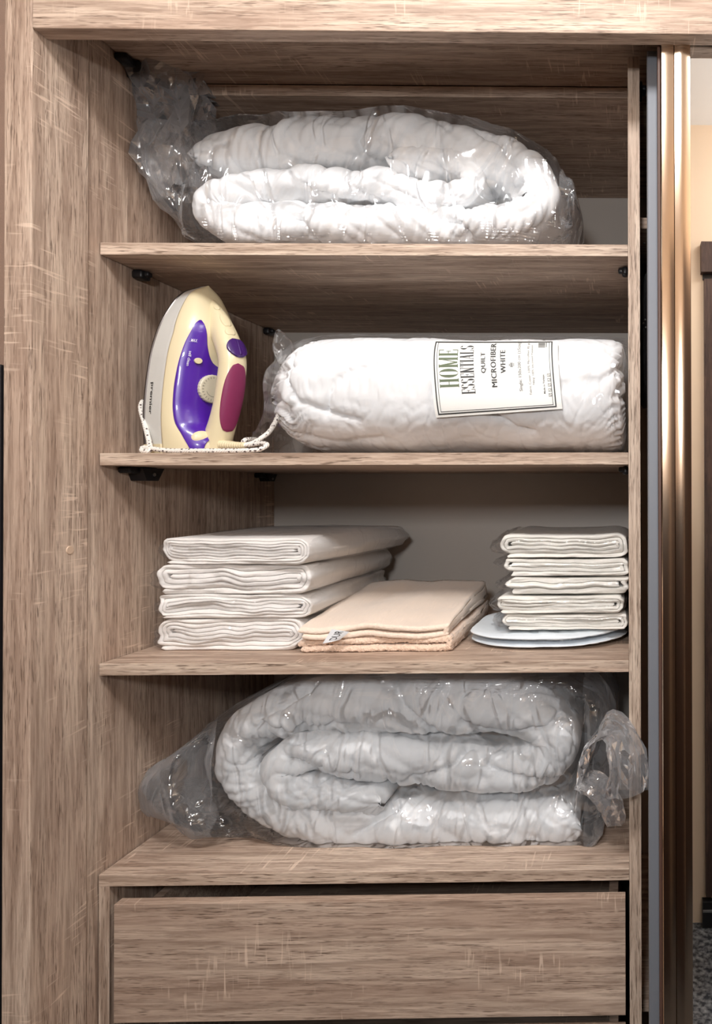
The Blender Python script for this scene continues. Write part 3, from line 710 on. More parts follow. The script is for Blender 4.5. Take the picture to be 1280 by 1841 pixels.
# tall high-contrast capitals built from strokes: thick uprights, hairline serifs
def didone(word):
    V = []; f = []; x = 0
    def rect(a, b_, c, d):
        n_ = 8; k = len(V)
        for j in range(n_+1): V.append((a, c+(d-c)*j/n_)); V.append((b_, c+(d-c)*j/n_))
        for j in range(n_): f.append((k+2*j, k+2*j+1, k+2*j+3, k+2*j+2))
    def bar(p, q, w):
        k = len(V); n_ = 8
        for j in range(n_+1):
            t = j/n_; xx = p[0]+(q[0]-p[0])*t; yy = p[1]+(q[1]-p[1])*t; V.append((xx-w/2, yy)); V.append((xx+w/2, yy))
        for j in range(n_): f.append((k+2*j, k+2*j+1, k+2*j+3, k+2*j+2))
    def arc(cx, cy, rx, ry, a0, a1, thick, thin):
        k = len(V); n_ = 14
        for j in range(n_+1):
            a = math.radians(a0+(a1-a0)*j/n_); w = thin+(thick-thin)*abs(math.cos(a)); 
            V.append((cx+rx*math.cos(a), cy+ry*math.sin(a))); V.append((cx+(rx-w)*math.cos(a), cy+(ry-thin*.35)*math.sin(a)))
        for j in range(n_): f.append((k+2*j, k+2*j+2, k+2*j+3, k+2*j+1))
    S_, H = .10, .035
    for ch in word:
        w = {'I': .16, 'M': .5, 'O': .40, 'N': .36, 'H': .40, 'A': .34}.get(ch, .32)
        if ch in 'HIMNELPF': rect(x+.03, x+.03+S_, 0, 1); rect(x, x+.16, 0, H); rect(x, x+.16, 1-H, 1)
        if ch == 'H': rect(x+w-.03-S_, x+w-.03, 0, 1); rect(x+.1, x+w-.1, .49, .49+H); rect(x+w-.16, x+w, 0, H); rect(x+w-.16, x+w, 1-H, 1)
        if ch == 'O': arc(x+w/2, .5, w/2, .5, 0, 360, .12, .035)
        if ch == 'M': rect(x+w-.03-S_, x+w-.03, 0, 1); bar((x+.08, 1), (x+w/2, .02), .07); bar((x+w/2, .02), (x+w-.08, 1), .03); rect(x+w-.16, x+w, 0, H)
        if ch == 'N': rect(x+w-.06, x+w-.03, 0, 1); bar((x+.06, 1), (x+w-.05, .0), .09); rect(x+w-.12, x+w, 1-H, 1)
        if ch in 'EL': rect(x+.1, x+w, 0, H); rect(x+w-.03, x+w, 0, .28)
        if ch == 'E': rect(x+.1, x+w, 1-H, 1); rect(x+.1, x+w*.75, .49, .49+H); rect(x+w-.03, x+w, .74, 1); rect(x+w*.72, x+w*.8, .38, .62)
        if ch == 'T': rect(x+w/2-S_/2, x+w/2+S_/2, 0, 1); rect(x, x+w, 1-H, 1); rect(x, x+.03, .75, 1); rect(x+w-.03, x+w, .75, 1); rect(x+w/2-.1, x+w/2+.1, 0, H)
        if ch == 'A': bar((x+.04, 0), (x+w/2, 1), .03); bar((x+w-.06, 0), (x+w/2, 1), .10); rect(x+.07, x+w*.75, .3, .3+H); rect(x-.02, x+.1, 0, H); rect(x+w-.14, x+w+.02, 0, H)
        if ch == 'S': arc(x+w/2, .75, w/2, .25, 20, 270, .11, .035); arc(x+w/2, .26, w/2, .26, -160, 90, .11, .035)
        x += w+.05
    return V, f, x-.05
def label_word(word, u0, u1, v0, v1, mt):
    V, f, wx = didone(word)
    P = [lab(u1-(u1-u0)*y_, v0+(v1-v0)*x_/wx, LB+.0005) for x_, y_ in V]
    obj('printed_text', mesh_from(P, f), mt, o_lab)
label_word('HOME', .062, .212, .36, .86, ink_g)
label_word('ESSENTIALS', .228, .335, .27, .92, ink)
label_text('QUILT', .392, .432, .53, .81, ink, 0, spacing=1.08, bold=.006)
label_text('MICROFIBER', .468, .510, .34, .95, ink, 0, spacing=1.08, bold=.006)
label_text('WHITE', .545, .585, .52, .84, ink, 0, spacing=1.08, bold=.006)
label_text('Single: 150x200 cm (±5cm)', .680, .712, .27, .97, ink_l, .012)
label_text('Fabric Cover: 100% Microfiber 85 gsm', .757, .780, .22, 1.0, ink_l)
label_text('Filling: 100% Siliconised Polyester', .788, .808, .35, .93, ink_l)
label_text('Made in Türkiye', .868, .886, .22, .48, ink, .008)
acc = ([], [])
bx = .60
rnd = random.Random(5); v_ = .88
while v_ < .985:
    w_ = rnd.choice([.004, .007, .011]); add_patch(acc, lab_grid(.845, .90, v_, v_+w_, LB+.0005, 2, 1)); v_ += w_+rnd.choice([.004, .007])
for k in range(9): add_patch(acc, lab_grid(.905, .913, .885+.011*k, .892+.011*k, LB+.0005, 1, 1))
# care symbols: square frames, cross, circle-like marks
for k, v0 in enumerate((.18, .245, .315, .385, .45)):
    for (a, b_, c, d) in ((0, .003, 0, .042), (.022, .025, 0, .042), (0, .025, 0, .006), (0, .025, .036, .042)): add_patch(acc, lab_grid(.905+a, .905+b_, v0+c, v0+d, LB+.0005, 1, 1))
    for t in range(5): add_patch(acc, lab_grid(.907+.004*t, .911+.004*t, v0+.006*(t if k % 2 else 5-t), v0+.006*(t if k % 2 else 5-t)+.006, LB+.0005, 1, 1))
add_patch(acc, lab_grid(.622, .642, .60, .66, LB+.0005, 2, 2)); add_patch(acc, lab_grid(.612, .619, .615, .645, LB+.0005, 1, 1)); add_patch(acc, lab_grid(.646, .652, .61, .655, LB+.0005, 1, 1))
obj('printed_barcode', mesh_from(*acc), ink_l, o_lab)['kind'] = 'stuff'

# ------------------------------------------------------------------ folded packs
def spiral(Wd, H, nl, rnd):
    """front-view centre line of a cloth folded round itself, outermost bottom layer first"""
    t = H/nl; lo, hi = 0, nl-1; xl, xr = t*.5, Wd-t*.5; P = [(xl+Wd*.03, t*.5)]
    def lv(k): return t*(k+.5)
    first = True
    while hi > lo:
        r = (lv(hi)-lv(lo))/2; cz = (lv(hi)+lv(lo))/2; cx = xr-r
        for q in (.25, .5, .75): P.append((P[-1][0]*(1-q)+cx*q if False else P[0][0]*0+((xl+Wd*.03) if first else x_start)*(1-q)+cx*q, lv(lo)))
        for a in (-90, -45, 0, 45, 90): P.append((cx+r*math.cos(math.radians(a)), cz+r*math.sin(math.radians(a))))
        xr -= t*1.02; lo_next = lo+1
        if hi <= lo_next:
            for q in (.3, .6, .98): P.append((cx*(1-q)+(xl-t*.2)*q, lv(hi)))
            break
        r2 = (lv(hi)-lv(lo_next))/2; cz2 = (lv(hi)+lv(lo_next))/2; cx2 = xl+t*.2+r2
        for q in (.25, .5, .75): P.append((cx*(1-q)+cx2*q, lv(hi)))
        for a in (90, 135, 180, 225, 270): P.append((cx2+r2*math.cos(math.radians(a)), cz2+r2*math.sin(math.radians(a))))
        x_start = cx2; first = False; xl += t*1.02; lo = lo_next; hi = hi-1
        if hi <= lo:
            [P.append((cx2*(1-q)+(xr-t*.1)*q, lv(lo))) for q in (.3, .6, 1)]; break
    out = []
    for x, z in P:
        if not out or math.hypot(x-out[-1][0], z-out[-1][1]) > t*.15: out.append((x, z, t*.47))
    return out
def field(seed, x, y): return N(x*11+seed, y*7, seed)
def pack(name, label, cat, group, px0, px1, py0, py1, yf, yb, nl, mt, film, seed, rz=0, sag=0, ears=True, base=None, xmax=None, puff=.0, twist=0):
    rnd = random.Random(seed); pm = (py0+py1)/2
    x0, x1 = X(px0, yf, pm), X(px1, yf, pm); z0, z1 = Zp(py1, yf, px0), Zp(py0, yf, px0)
    if base is not None: z0 = base
    root = empty(name, ((x0+x1)/2, (yf+yb)/2, z0), label, cat, group)
    Wd, H, D = x1-x0, z1-z0, yb-yf
    path = [(x-Wd/2, z, h) for x, z, h in spiral(Wd, H, nl, rnd)]
    me, SA = sweep(path, 0, D, 420, 9, 9, .8, .3)
    def warp(c, gx=0):
        q = c.z/H; u = c.x/Wd
        dz = (field(seed, c.x, c.y)*.22+N(c.x*28+seed, c.y*10, 3)*.12)*H*math.sin(min(1, max(0, q))*math.pi*.95)+puff*H*max(0, q)*math.sin(math.pi*min(1, max(0, c.y/D)))
        dz += sag*H*(1-(2*u)**2)*q
        dx_ = (N(q*2.6+seed, c.y*5, 1)*.030+twist*c.y)*1
        dy = N(c.x*9+seed, q*3, 5)*.008*(1 if c.y < D*.5 else 0)+(N(c.x*40, q*9, seed)*.0022 if c.y < .03 else 0)
        return Vector((c.x+dx_*.35, c.y-D/2+dy, max(0, c.z+dz)))
    for v in me.vertices: v.co = warp(v.co)
    me.transform(Matrix.Translation(root.location)); body = obj('folded_cloth', me, mt, root, True)
    if film:
        g = .0035; st = [(-Wd/2-.018, H*.40, H*.50, .03, D-.05), (-Wd/2-.008, H*.15, H*.75, .008, D-.01), (-Wd/2+.004, -.0, H*.98, -g, D+g), (-Wd/4, 0, H+g*.8, -g, D+g), (0, 0, H+g, -g, D+g), (Wd/4, 0, H+g*.8, -g, D+g), (Wd/2-.004, 0, H*.98, -g, D+g), (Wd/2+.003, H*.15, H*.8, .004, D-.004)]
        ml = loft_x(st, 90, 70, 3.2)
        for v in ml.vertices:
            v.co = warp(v.co)+Vector((0, 0, 0))
        ml.update()
        def am(c): return .0012+.005*min(1, max(0, (-Wd/2+.004-c.x)/.01))
        def d2(i, c, no):
            p = c*42+Vector((seed, 3, 1)); r1 = abs(noise.noise(p+Vector((N(p.x*.3, p.y*.3), N(p.z*.3, 4), 0))*1.5)); r2 = abs(noise.noise(p*2.3)); return am(c)*((.4-r1)*1.8+(.3-r2))
        displace(ml, d2)
        for v in ml.vertices: v.co.z = max(v.co.z, 0.0004)
        ml.transform(Matrix.Translation(root.location)); obj('plastic_sleeve', ml, film, root, True)
    root.rotation_euler.z = rz
    if xmax is not None:
        for ch in root.children:
            for v in ch.data.vertices:
                w = Matrix.Rotation(rz, 4, 'Z') @ v.co
                if w.x+root.location.x > xmax: v.co.x -= (w.x+root.location.x-xmax)
    return root
sg = 'white bed sheets in clear sleeves on the left of the third shelf'
zA = Z3+.0004
sh = [('white folded sheet in a clear sleeve, bottom of the left stack', 280, 548, 1113, 1165, .078, .42, 8, 21, 0),
      ('white folded sheet in a clear sleeve, second from the bottom of the left stack', 280, 556, 1070, 1114, .074, .42, 7, 33, .01),
      ('white folded sheet in a clear sleeve, second from the top, pointed sleeve corner at left', 279, 562, 1016, 1072, .072, .425, 6, 45, -.012),
      ('puffy white folded sheet in a clear sleeve, topmost of the left stack', 299, 580, 968, 1020, .066, .44, 9, 57, -.085)]
zb_ = zA
for lb, a, b_, c, d, yf, yb, nl, sd, rz in sh:
    r = pack('bed_sheet', lb, 'bed sheet', sg, a, b_, c, d, yf, yb, nl, sheet_m, film_t, sd, rz, base=zb_, puff=.10 if sd == 57 else .0, twist=0)
    zb_ = Zp(c, yf, a)+.0012
ng = 'small white linens in clear sleeves at the right of the third shelf'
nk = [
      ('small white linen in a clear sleeve, directly on the pale blue cloth', 903, 1129, 1104, 1136, .082, .34, 5, napkin_m, 71, .0),
      ('small white linen in a clear sleeve, right stack, protruding furthest left', 893, 1123, 1071, 1104, .08, .34, 5, napkin_m, 82, -.01),
      ('small smooth off-white linen in a clear sleeve, in the middle of the right stack', 909, 1131, 1037, 1071, .085, .34, 3, napkin_m, 93, .01),
      ('small off-white linen in a clear sleeve, second from the top of the right stack', 905, 1131, 1004, 1037, .083, .34, 4, napkin_m, 104, 0),
      ('small white linen in a clear sleeve, topmost of the right stack', 898, 1129, 960, 1004, .08, .345, 6, napkin_m, 115, 0)]
pr_ = empty('folded_cloth', (at(985, 1168, .2).x, .2, Z3+.0004), 'flat pale blue-white oval-edged cloth in a clear sleeve under the right stack', 'linen')
def oval(z0, z1, g, xa, xb, n=110, m=60):
    x_a, x_b = X(xa, .085, 1160)-g, min(X(xb, .085, 1160)+g, XR-.0008); st = []
    for q in (0, .01, .04, .10, .2, .35, .5, .65, .8, .92, .975, 1):
        e = (1-abs(2*q-1)**2.6)**.5 if 0 < q < 1 else 0
        yf_ = .155-.093*e-g; yb_ = .24+.10*e+g; hz = (z1-z0)*(.28+.72*e)
        lift = .0035*(1-min(1, q/.25))**2+.010*max(0, (q-.6)/.4)**1.6
        st.append((x_a+(x_b-x_a)*q, Z3+z0+lift*(1 if z0 > 0 else .3), Z3+z0+hz+lift, yf_, yb_))
    return loft_x(st, n, m, 2.6)
for zz0, zz1, xa, xb in ((.001, .0125, 832, 1130), (.0125, .0265, 830, 1126)):
    me = oval(zz0, zz1, 0, xa, xb); displace(me, lambda i, c, no: N(c.x*16, c.y*14, zz0*99)*.0012-.0008*max(0, 1-abs(N(c.x*30+c.y*20, c.y*9))*6))
    for v in me.vertices: v.co.z = max(v.co.z, Z3+.0006)
    obj('cloth_layer', me, pale_m, pr_, True)
me = oval(.0004, .028, .0016, 827, 1131); displace(me, lambda i, c, no: .0012*(.5-abs(N(c.x*45, c.y*40, c.z*40))*2))
for v in me.vertices: v.co.z = max(v.co.z, Z3+.0003); v.co.x = min(v.co.x, XR-.0006)
obj('plastic_sleeve', me, film_t, pr_, True)
zb_ = Z3+.0295
for lb, a, b_, c, d, yf, yb, nl, mt_, sd, rz in nk:
    pack('folded_linen', lb, 'linen', ng, a, b_, c, d, yf, yb, nl, mt_, film_t, sd, rz, base=zb_, xmax=XR-.0008, sag=-.08)
    zb_ = Zp(c, yf, a)+.0012

# -- peach towel
tw = empty('bath_towel', (at(672, 1170, .2).x, .2, Z3+.0004), 'peach terry bath towel folded between the two white stacks on the third shelf', 'towel')
def towel_fold(px0, px1, zl, t, nm, mt_, seed, yf, fold_r, extra):
    x0, x1 = X(px0, yf, 1150), X(px1, yf, 1150)
    lo, hi = zl+t/2, zl+t*1.5+extra; r = (hi-lo)/2; cx = x1-r
    P = [(x0+.002, lo, t*.47), (x0+(cx-x0)*.33, lo, t*.47), (x0+(cx-x0)*.66, lo, t*.47)]
    P += [(cx+r*math.cos(math.radians(a)), (lo+hi)/2+r*math.sin(math.radians(a)), t*.47) for a in (-90, -45, 0, 45, 90)]
    P += [(x0+(cx-x0)*.66, hi+.001, t*.47), (x0+(cx-x0)*.33, hi, t*.47), (x0-.004, hi-.002, t*.47)]
    me, SA = sweep(P, yf, .345, 330, 12, 34, .9, .4)
    zb0 = Z3+.0006
    for v in me.vertices:
        c = v.co; k = (c.y-yf)/.29; hgt = c.z-zb0
        sc = 1+.80*max(0, min(1, k))**.75
        c.z = zb0+hgt*sc+(N(c.x*13+seed, c.y*8, seed)*.006+N(c.x*30, c.y*22, seed)*.002)*min(1, hgt/.02)
        c.y += N(c.x*12, seed, hgt*20)*.010*(1-max(0, min(1, k)))+ (0 if k < .9 else 0)
        c.x += N(c.y*9, seed*2, hgt*30)*.006*(1 if c.x > cx-.03 else .4)
    me.update()
    am = .0016 if mt_ == towel_m else .0006
    displace(me, lambda i, c, no: N(c.x*260, c.y*260, c.z*260)*am+N(c.x*620, c.y*620, c.z*620)*am*.7)
    for v in me.vertices: v.co.z = max(v.co.z, Z3+.0006)
    return obj(nm, me, mt_, tw, True)
towel_fold(538, 806, Z3+.0006, .0105, 'lower_fold', towel_m, 4, .058, 0, .001)
towel_fold(543, 800, Z3+.0006+.0225, .0095, 'upper_fold', towel_lt, 9, .052, 0, .0015)
# woven tag with its printed letters
tq = [at(596, 1131, .040), at(628, 1136, .041), at(580, 1157, .042), at(612, 1150, .045)]   # TL TR BL BR
def tagp(u, v, lift=0):
    a = tq[2]*(1-u)+tq[3]*u; b_ = tq[0]*(1-u)+tq[1]*u; q = a*(1-v)+b_*v
    return q+Vector((0, -.004*math.sin(math.pi*min(1, u*.9))*(1-v)-lift, 0))
V = [tagp(i/8, j/6) for i in range(9) for j in range(7)]+[tagp(i/8, j/6, -.0005) for i in range(9) for j in range(7)]
f = [(i*7+j, (i+1)*7+j, (i+1)*7+j+1, i*7+j+1) for i in range(8) for j in range(6)]; f += [tuple(63+k for k in q[::-1]) for q in f]
tg = obj('care_tag', mesh_from(V, f), plain('tag_satin', srgb(240, 243, 246), .5), tw, True, label='white woven tag with grey letters')
V, f, a0, a1, c0, c1 = text_mesh('DUR', .0)
obj('printed_text', mesh_from([tagp(.30+.42*(1-(p.y-c0)/(c1-c0))*1.0, .18+.78*(p.x-a0)/(a1-a0), .0006) for p in V], f), ink, tg)

# ------------------------------------------------------------------ steam iron
cream = plain('cream_plastic', srgb(226, 212, 176), .32, spec=.5, coat=.15); grey_w = plain('grey_white_plastic', srgb(206, 205, 200), .35)
purple = plain('purple_translucent_plastic', srgb(74, 22, 156), .32, spec=.6, coat=.4); plum = plain('dark_purple_plastic', srgb(66, 34, 104), .2, coat=.4)
berry = plain('burgundy_rubber', srgb(128, 38, 82), .5, bump=.15, bscale=1500); sole_m = plain('dark_soleplate', srgb(92, 86, 84), .3, .8); dial_m = plain('ivory_dial', srgb(208, 200, 178), .4)
white_ink = plain('white_print', srgb(225, 220, 240), .5)
YI = .090; th = math.radians(20); VD = Vector((math.cos(th), -math.sin(th), 0)); LD = Vector((-math.sin(th), -math.cos(th), 0))
iron = empty('steam_iron', (X(345, YI), YI, Z2), 'cream and purple steam iron standing on its heel on the second shelf', 'iron')
HT = .278
HC = [0, .06, .1, .15, .195, .238, .262, .278]
def ipt(h, v, w):
    pxc = float(pchip(HC, [318, 321, 325, 331, 338, 347, 353, 359], [h])[0])
    return Vector((X(pxc, YI), YI, Z2+.0006+h))+VD*v+LD*w
def Wh(h): return float(pchip(HC, [.0500, .0555, .0565, .0555, .0500, .0370, .0235, .0005], [min(h, HT)])[0])
def Vh(h): return float(pchip([0, .012, .03, .05, .08, .13, .16, .19, .215, .243, .265, .278], [.098, .098, .090, .074, .068, .068, .070, .070, .064, .047, .032, .0195], [h])[0])
hs = [HT*(1-(1-k/70)**1.7) for k in range(71)]; hs[-1] = HT-.0002
def slab(name, v0, v1, inset, mt, rnd_=.0015):
    V = []; m_ = 8
    for h in hs:
        w = max(Wh(h)-inset, .0002)
        for vv, ww in ((v0, -w+rnd_), (v0, w-rnd_), (v0+rnd_, w), (v1-rnd_, w), (v1, w-rnd_), (v1, -w+rnd_), (v1-rnd_, -w), (v0+rnd_, -w)):
            if abs(ww) < rnd_ and w < rnd_: ww = 0
            V.append(ipt(h, vv, ww))
    f = grid_faces(len(hs), m_); f.append(tuple(range(m_))[::-1]); f.append(tuple((len(hs)-1)*m_+k for k in range(m_)))
    me = mesh_from(V, f); fix_normals(me); return obj(name, me, mt, iron, False)
slab('soleplate', -.0045, .001, 0, sole_m)
def dsec(h, t, off=0.0, v0=.036):
    """point on the iron's housing: height h, t 0..1 from the near side over the top to the far side"""
    v0 = v0*(1-.5*max(0, (h-.19)/.082)); w0 = max(Wh(h)*.985, .0004); V_ = max(Vh(h), v0+.002); ph = math.pi*t; c, s = math.cos(ph), math.sin(ph)
    cw = math.copysign(abs(c)**(2/2.5), c); sv = abs(s)**(2/1.9)
    return ipt(h, v0+(V_-v0+off)*sv, (w0+off)*cw)
def skirt():
    V = []; sec = [(.0012, 1), (.008, 1.0), (.018, .998), (.030, .99), (.0365, .975), (.0365, -.975), (.030, -.99), (.018, -.998), (.008, -1), (.0012, -1)]
    for h in hs:
        w = max(Wh(h)*1.0-.001, .0003)
        for vv, q in sec: V.append(ipt(h, .0012+(vv-.0012)*(1-.5*max(0, (h-.19)/.082)), w*q))
    f = grid_faces(len(hs), len(sec)); f.append(tuple(range(10))[::-1]); f.append(tuple((len(hs)-1)*10+k for k in range(10)))
    me = mesh_from(V, f); fix_normals(me); return obj('skirt', me, grey_w, iron, False)
sk = skirt()
def housing():
    V = []; m_ = 44
    for h in hs:
        for k in range(m_): V.append(dsec(h, k/(m_-1)))
    n = len(hs); f = grid_faces(n, m_, True); f.append(tuple(range(m_))[::-1]); f.append(tuple((n-1)*m_+k for k in range(m_)))
    me = mesh_from(V, f); fix_normals(me); return obj('housing', me, cream, iron, True)
hsg = housing()
hs_keep = hs; hs = [0, .004, .009, .0145, .0155]; slab('heel_plate', -.0050, .0375, -.0007, cream, .003); hs = hs_keep
def patch(name, hs_, tL, tR, off, mt, nt=40, parent=None, fn=None):
    fn = fn or (lambda h, t, o: dsec(h, t, o)); V = []; n = len(hs_)
    for lay in (off, -.001):
        for i, h in enumerate(hs_):
            for k in range(nt):
                q = k/(nt-1); e = min(q, 1-q, i/(n-1)*1.0 if n > 1 else 1, (n-1-i)/(n-1)); o = lay if lay < 0 else lay*min(1, (e/.03))**.5 if e < .03 else lay
                V.append(fn(h, tL[i]+(tR[i]-tL[i])*q, o))
    A = n*nt; f = []
    for i in range(n-1):
        for k in range(nt-1):
            a = (i*nt+k, (i+1)*nt+k, (i+1)*nt+k+1, i*nt+k+1); f.append(a); f.append(tuple(A+z for z in a[::-1]))
    edge = [k for k in range(nt)]+[i*nt+nt-1 for i in range(1, n)]+[(n-1)*nt+k for k in range(nt-2, -1, -1)]+[i*nt for i in range(n-2, 0, -1)]
    for a, b_ in zip(edge, edge[1:]+edge[:1]): f.append((a, b_, A+b_, A+a))
    me = mesh_from(V, f); fix_normals(me); return obj(name, me, mt, parent or iron, True)
hh = np.linspace(.0, .212, 70)
tl = pchip([0, .02, .06, .10, .14, .17, .19, .205, .212], [.27, .22, .175, .165, .18, .205, .235, .27, .31], hh)
tr_ = pchip([0, .012, .022, .032, .05, .115, .130, .145, .17, .19, .205, .212], [.36, .37, .42, .60, .86, .86, .70, .50, .43, .40, .365, .33], hh)
patch('water_tank', list(hh), list(tl), list(tr_), .0022, purple)
# white marks on the tank
def tank_text(s, h0, h1, t0, t1, up=True):
    V, f, a0, a1, c0, c1 = text_mesh(s, .01)
    P = []
    for p in V:
        x_ = (p.x-a0)/(a1-a0); y_ = (p.y-c0)/(c1-c0)
        P.append(dsec(h1-(h1-h0)*x_ if not up else h0+(h1-h0)*y_, t0+(t1-t0)*(y_ if not up else x_), .0032))
    obj('printed_text', mesh_from(P, f), white_ink, iron)
tank_text('. MAX', .1745, .1795, .255, .325)
tank_text('self clean', .137, .160, .272, .300, False)
# dial
def disc(name, h, t, r, thick, mt, lift=.002, seg=56, parent=None, el=1.0, ridges=0):
    c = dsec(h, t, 0); e1 = (dsec(h+.004, t)-dsec(h-.004, t)).normalized(); e2 = (dsec(h, t-.02)-dsec(h, t+.02)).normalized(); nn_ = e1.cross(e2)
    if nn_.dot(VD+LD*.3) < 0: nn_ = -nn_
    V = []; prof = [(1.0, 0), (1.0, thick*.7), (.96, thick*.92), (.88, thick), (.5, thick*1.02)]
    for q, z in prof:
        for k in range(seg):
            a = 2*math.pi*k/seg; rr = r*q*(1+(.02 if ridges and k % 2 and q == 1 else 0)); V.append(c+e1*rr*math.cos(a)*el+e2*rr*math.sin(a)+nn_*(lift+z))
    f = grid_faces(len(prof), seg); f.append(tuple(range(seg))[::-1]); f.append(tuple((len(prof)-1)*seg+k for k in range(seg)))
    me = mesh_from(V, f); fix_normals(me); o = obj(name, me, mt, parent or iron, False); return o, c, e1, e2, nn_
dl, c, e1, e2, nn_ = disc('temperature_dial', .106, .495, .0225, .006, dial_m, .001, 56, ridges=1)
acc = ([], [])
def dq(a, r0, r1, w_):
    k = len(acc[0]); ca, sa = math.cos(a), math.sin(a)
    for r_, s_ in ((r0, -w_), (r0, w_), (r1, w_), (r1, -w_)): acc[0].append(c+e1*(r_*ca-s_*sa)+e2*(r_*sa+s_*ca)+nn_*.00725)
    acc[1].append((k, k+1, k+2, k+3))
for k in range(24): dq(k*math.pi/12+.1, .0165, .0198, .0003)
for k in range(20): dq(2.0+k*.12, .0122, .0127, .0007)
obj('dial_marks', mesh_from(*acc), ink, dl)['kind'] = 'stuff'
disc('spray_button', .147, .36, .0055, .004, cream, .002, 32, el=.85)
# handle: a tapering bow from the nose down to the heel
hp = [(.252, .024, .006, .010), (.236, .040, .010, .014), (.211, .064, .0150, .0170), (.183, .087, .0180, .0165), (.150, .106, .0195, .0165), (.115, .108, .0200, .0165), (.080, .105, .0195, .0165), (.050, .098, .0190, .018), (.022, .088, .019, .021), (.004, .082, .019, .024)]
HP, _s = catmull([(a, b_, c_, d_) for a, b_, c_, d_ in hp], 80)
def hpt(i, a, off=0):
    """handle surface: station i (float 0..1), angle a (0 = outward, +90 = towards the near side)"""
    k = i*79; i0 = int(min(78, max(0, k))); q = k-i0; P = HP[i0]*(1-q)+HP[i0+1]*q; T = HP[i0+1]-HP[i0]; L = math.hypot(T[0], T[1]); dh, dv = T[0]/L, T[1]/L
    o = Vector((-dv, dh)) if -dv*0+dh < 0 else Vector((-dv, dh))
    if o[1] < 0 and True: o = -o
    ca, sa = math.cos(a), math.sin(a); rw = P[2]+off; rt = P[3]+off
    cu = math.copysign(abs(ca)**.85, ca); su = math.copysign(abs(sa)**.85, sa)
    return ipt(max(0.0, P[0]+o[0]*rt*cu), P[1]+o[1]*rt*cu, rw*su)
V = [hpt(i/79, 2*math.pi*k/36) for i in range(80) for k in range(36)]
f = grid_faces(80, 36); f.append(tuple(range(36))[::-1]); f.append(tuple(79*36+k for k in range(36)))
me = mesh_from(V, f); fix_normals(me); obj('handle', me, cream, iron, True)
hfn = lambda h, t, o: hpt(h, t, o)
nn2 = 40; ii = np.linspace(.50, .86, nn2); e = np.sin(np.linspace(0, math.pi, nn2))**.42
patch('hand_grip', list(ii), list(.15-.95*e), list(.15+1.02*e), .0016, berry, 30, fn=hfn)
ii = np.linspace(.375, .475, 24); e = np.sin(np.linspace(0, math.pi, 24))**.6
patch('steam_knob', list(ii), list(.1-.85*e), list(.1+.85*e), .0035, plum, 24, fn=hfn)
b = bmesh.new(); obj('knob_ridge', mesh_from([hpt(.385+.08*k/9, .05+s_*.05, .0042+.001*(1-abs(s_))) for k in range(10) for s_ in (-1, 0, 1)], [(k*3+j, (k+1)*3+j, (k+1)*3+j+1, k*3+j+1) for k in range(9) for j in range(2)]), plum, iron, True); b.free()
for ia, ib in ((.30, .345), (.19, .285)):
    ii = np.linspace(ia, ib, 16); e = np.sin(np.linspace(0.12, math.pi-.12, 16))**.35
    patch('steam_button', list(ii), list(.25-.42*e), list(.25+.42*e), .0012, cream, 14, fn=hfn)
ii = np.linspace(.10, .15, 12); e = np.sin(np.linspace(0.1, math.pi-.1, 12))**.5
patch('spray_nozzle', list(ii), list(.4-.35*e), list(.4+.35*e), .0018, cream, 12, fn=hfn)
# heel lobe over the tank
V = []; cc = ipt(.024, .080, .018)
for i in range(17):
    for k in range(28):
        a = math.pi*i/16; b_ = 2*math.pi*k/28; V.append(cc+VD*(.012*math.sin(a)*math.cos(b_))+LD*(.020*math.sin(a)*math.sin(b_))+Vector((0, 0, .014*math.cos(a))))
me = mesh_from(V, grid_faces(17, 28)); fix_normals(me); obj('tank_latch', me, cream, iron, True)
# maker's lettering down the skirt
V, f, a0, a1, c0, c1 = text_mesh('premier', .015)
P = [ipt(.112-.050*(p.x-a0)/(a1-a0), .0085+.0075*(p.y-c0)/(c1-c0), Wh(.112-.050*(p.x-a0)/(a1-a0))-.0004) for p in V]
obj('printed_text', mesh_from(P, f), ink, iron)
# cord
def cord_mat():
    mm, nt, p = mat('braided_cord'); L = nt.links.new; uv = nt.nodes.new('ShaderNodeUVMap'); ck = nt.nodes.new('ShaderNodeTexWave'); ck.wave_type = 'BANDS'; ck.bands_direction = 'DIAGONAL'
    ck.inputs['Scale'].default_value = 1.0; L(uv.outputs[0], ck.inputs['Vector'])
    ck2 = nt.nodes.new('ShaderNodeTexChecker'); ck2.inputs['Scale'].default_value = 1; ck2.inputs['Color1'].default_value = srgb(236, 232, 224); ck2.inputs['Color2'].default_value = srgb(228, 222, 212)
    vo = nt.nodes.new('ShaderNodeTexVoronoi'); vo.inputs['Scale'].default_value = 1.0; vo.inputs['Randomness'].default_value = .35; L(uv.outputs[0], vo.inputs['Vector'])
    r = nt.nodes.new('ShaderNodeValToRGB'); r.color_ramp.elements[0].position = .22; r.color_ramp.elements[0].color = srgb(96, 84, 84); r.color_ramp.elements[1].position = .32; r.color_ramp.elements[1].color = srgb(238, 233, 226)
    L(vo.outputs['Distance'], r.inputs[0]); L(r.outputs[0], p.inputs['Base Color']); p.inputs['Roughness'].default_value = .8
    b_ = nt.nodes.new('ShaderNodeBump'); b_.inputs['Strength'].default_value = .6; b_.inputs['Distance'].default_value = .001; L(ck.outputs['Fac'], b_.inputs['Height']); L(b_.outputs[0], p.inputs['Normal']); return mm
cord_m = cord_mat()
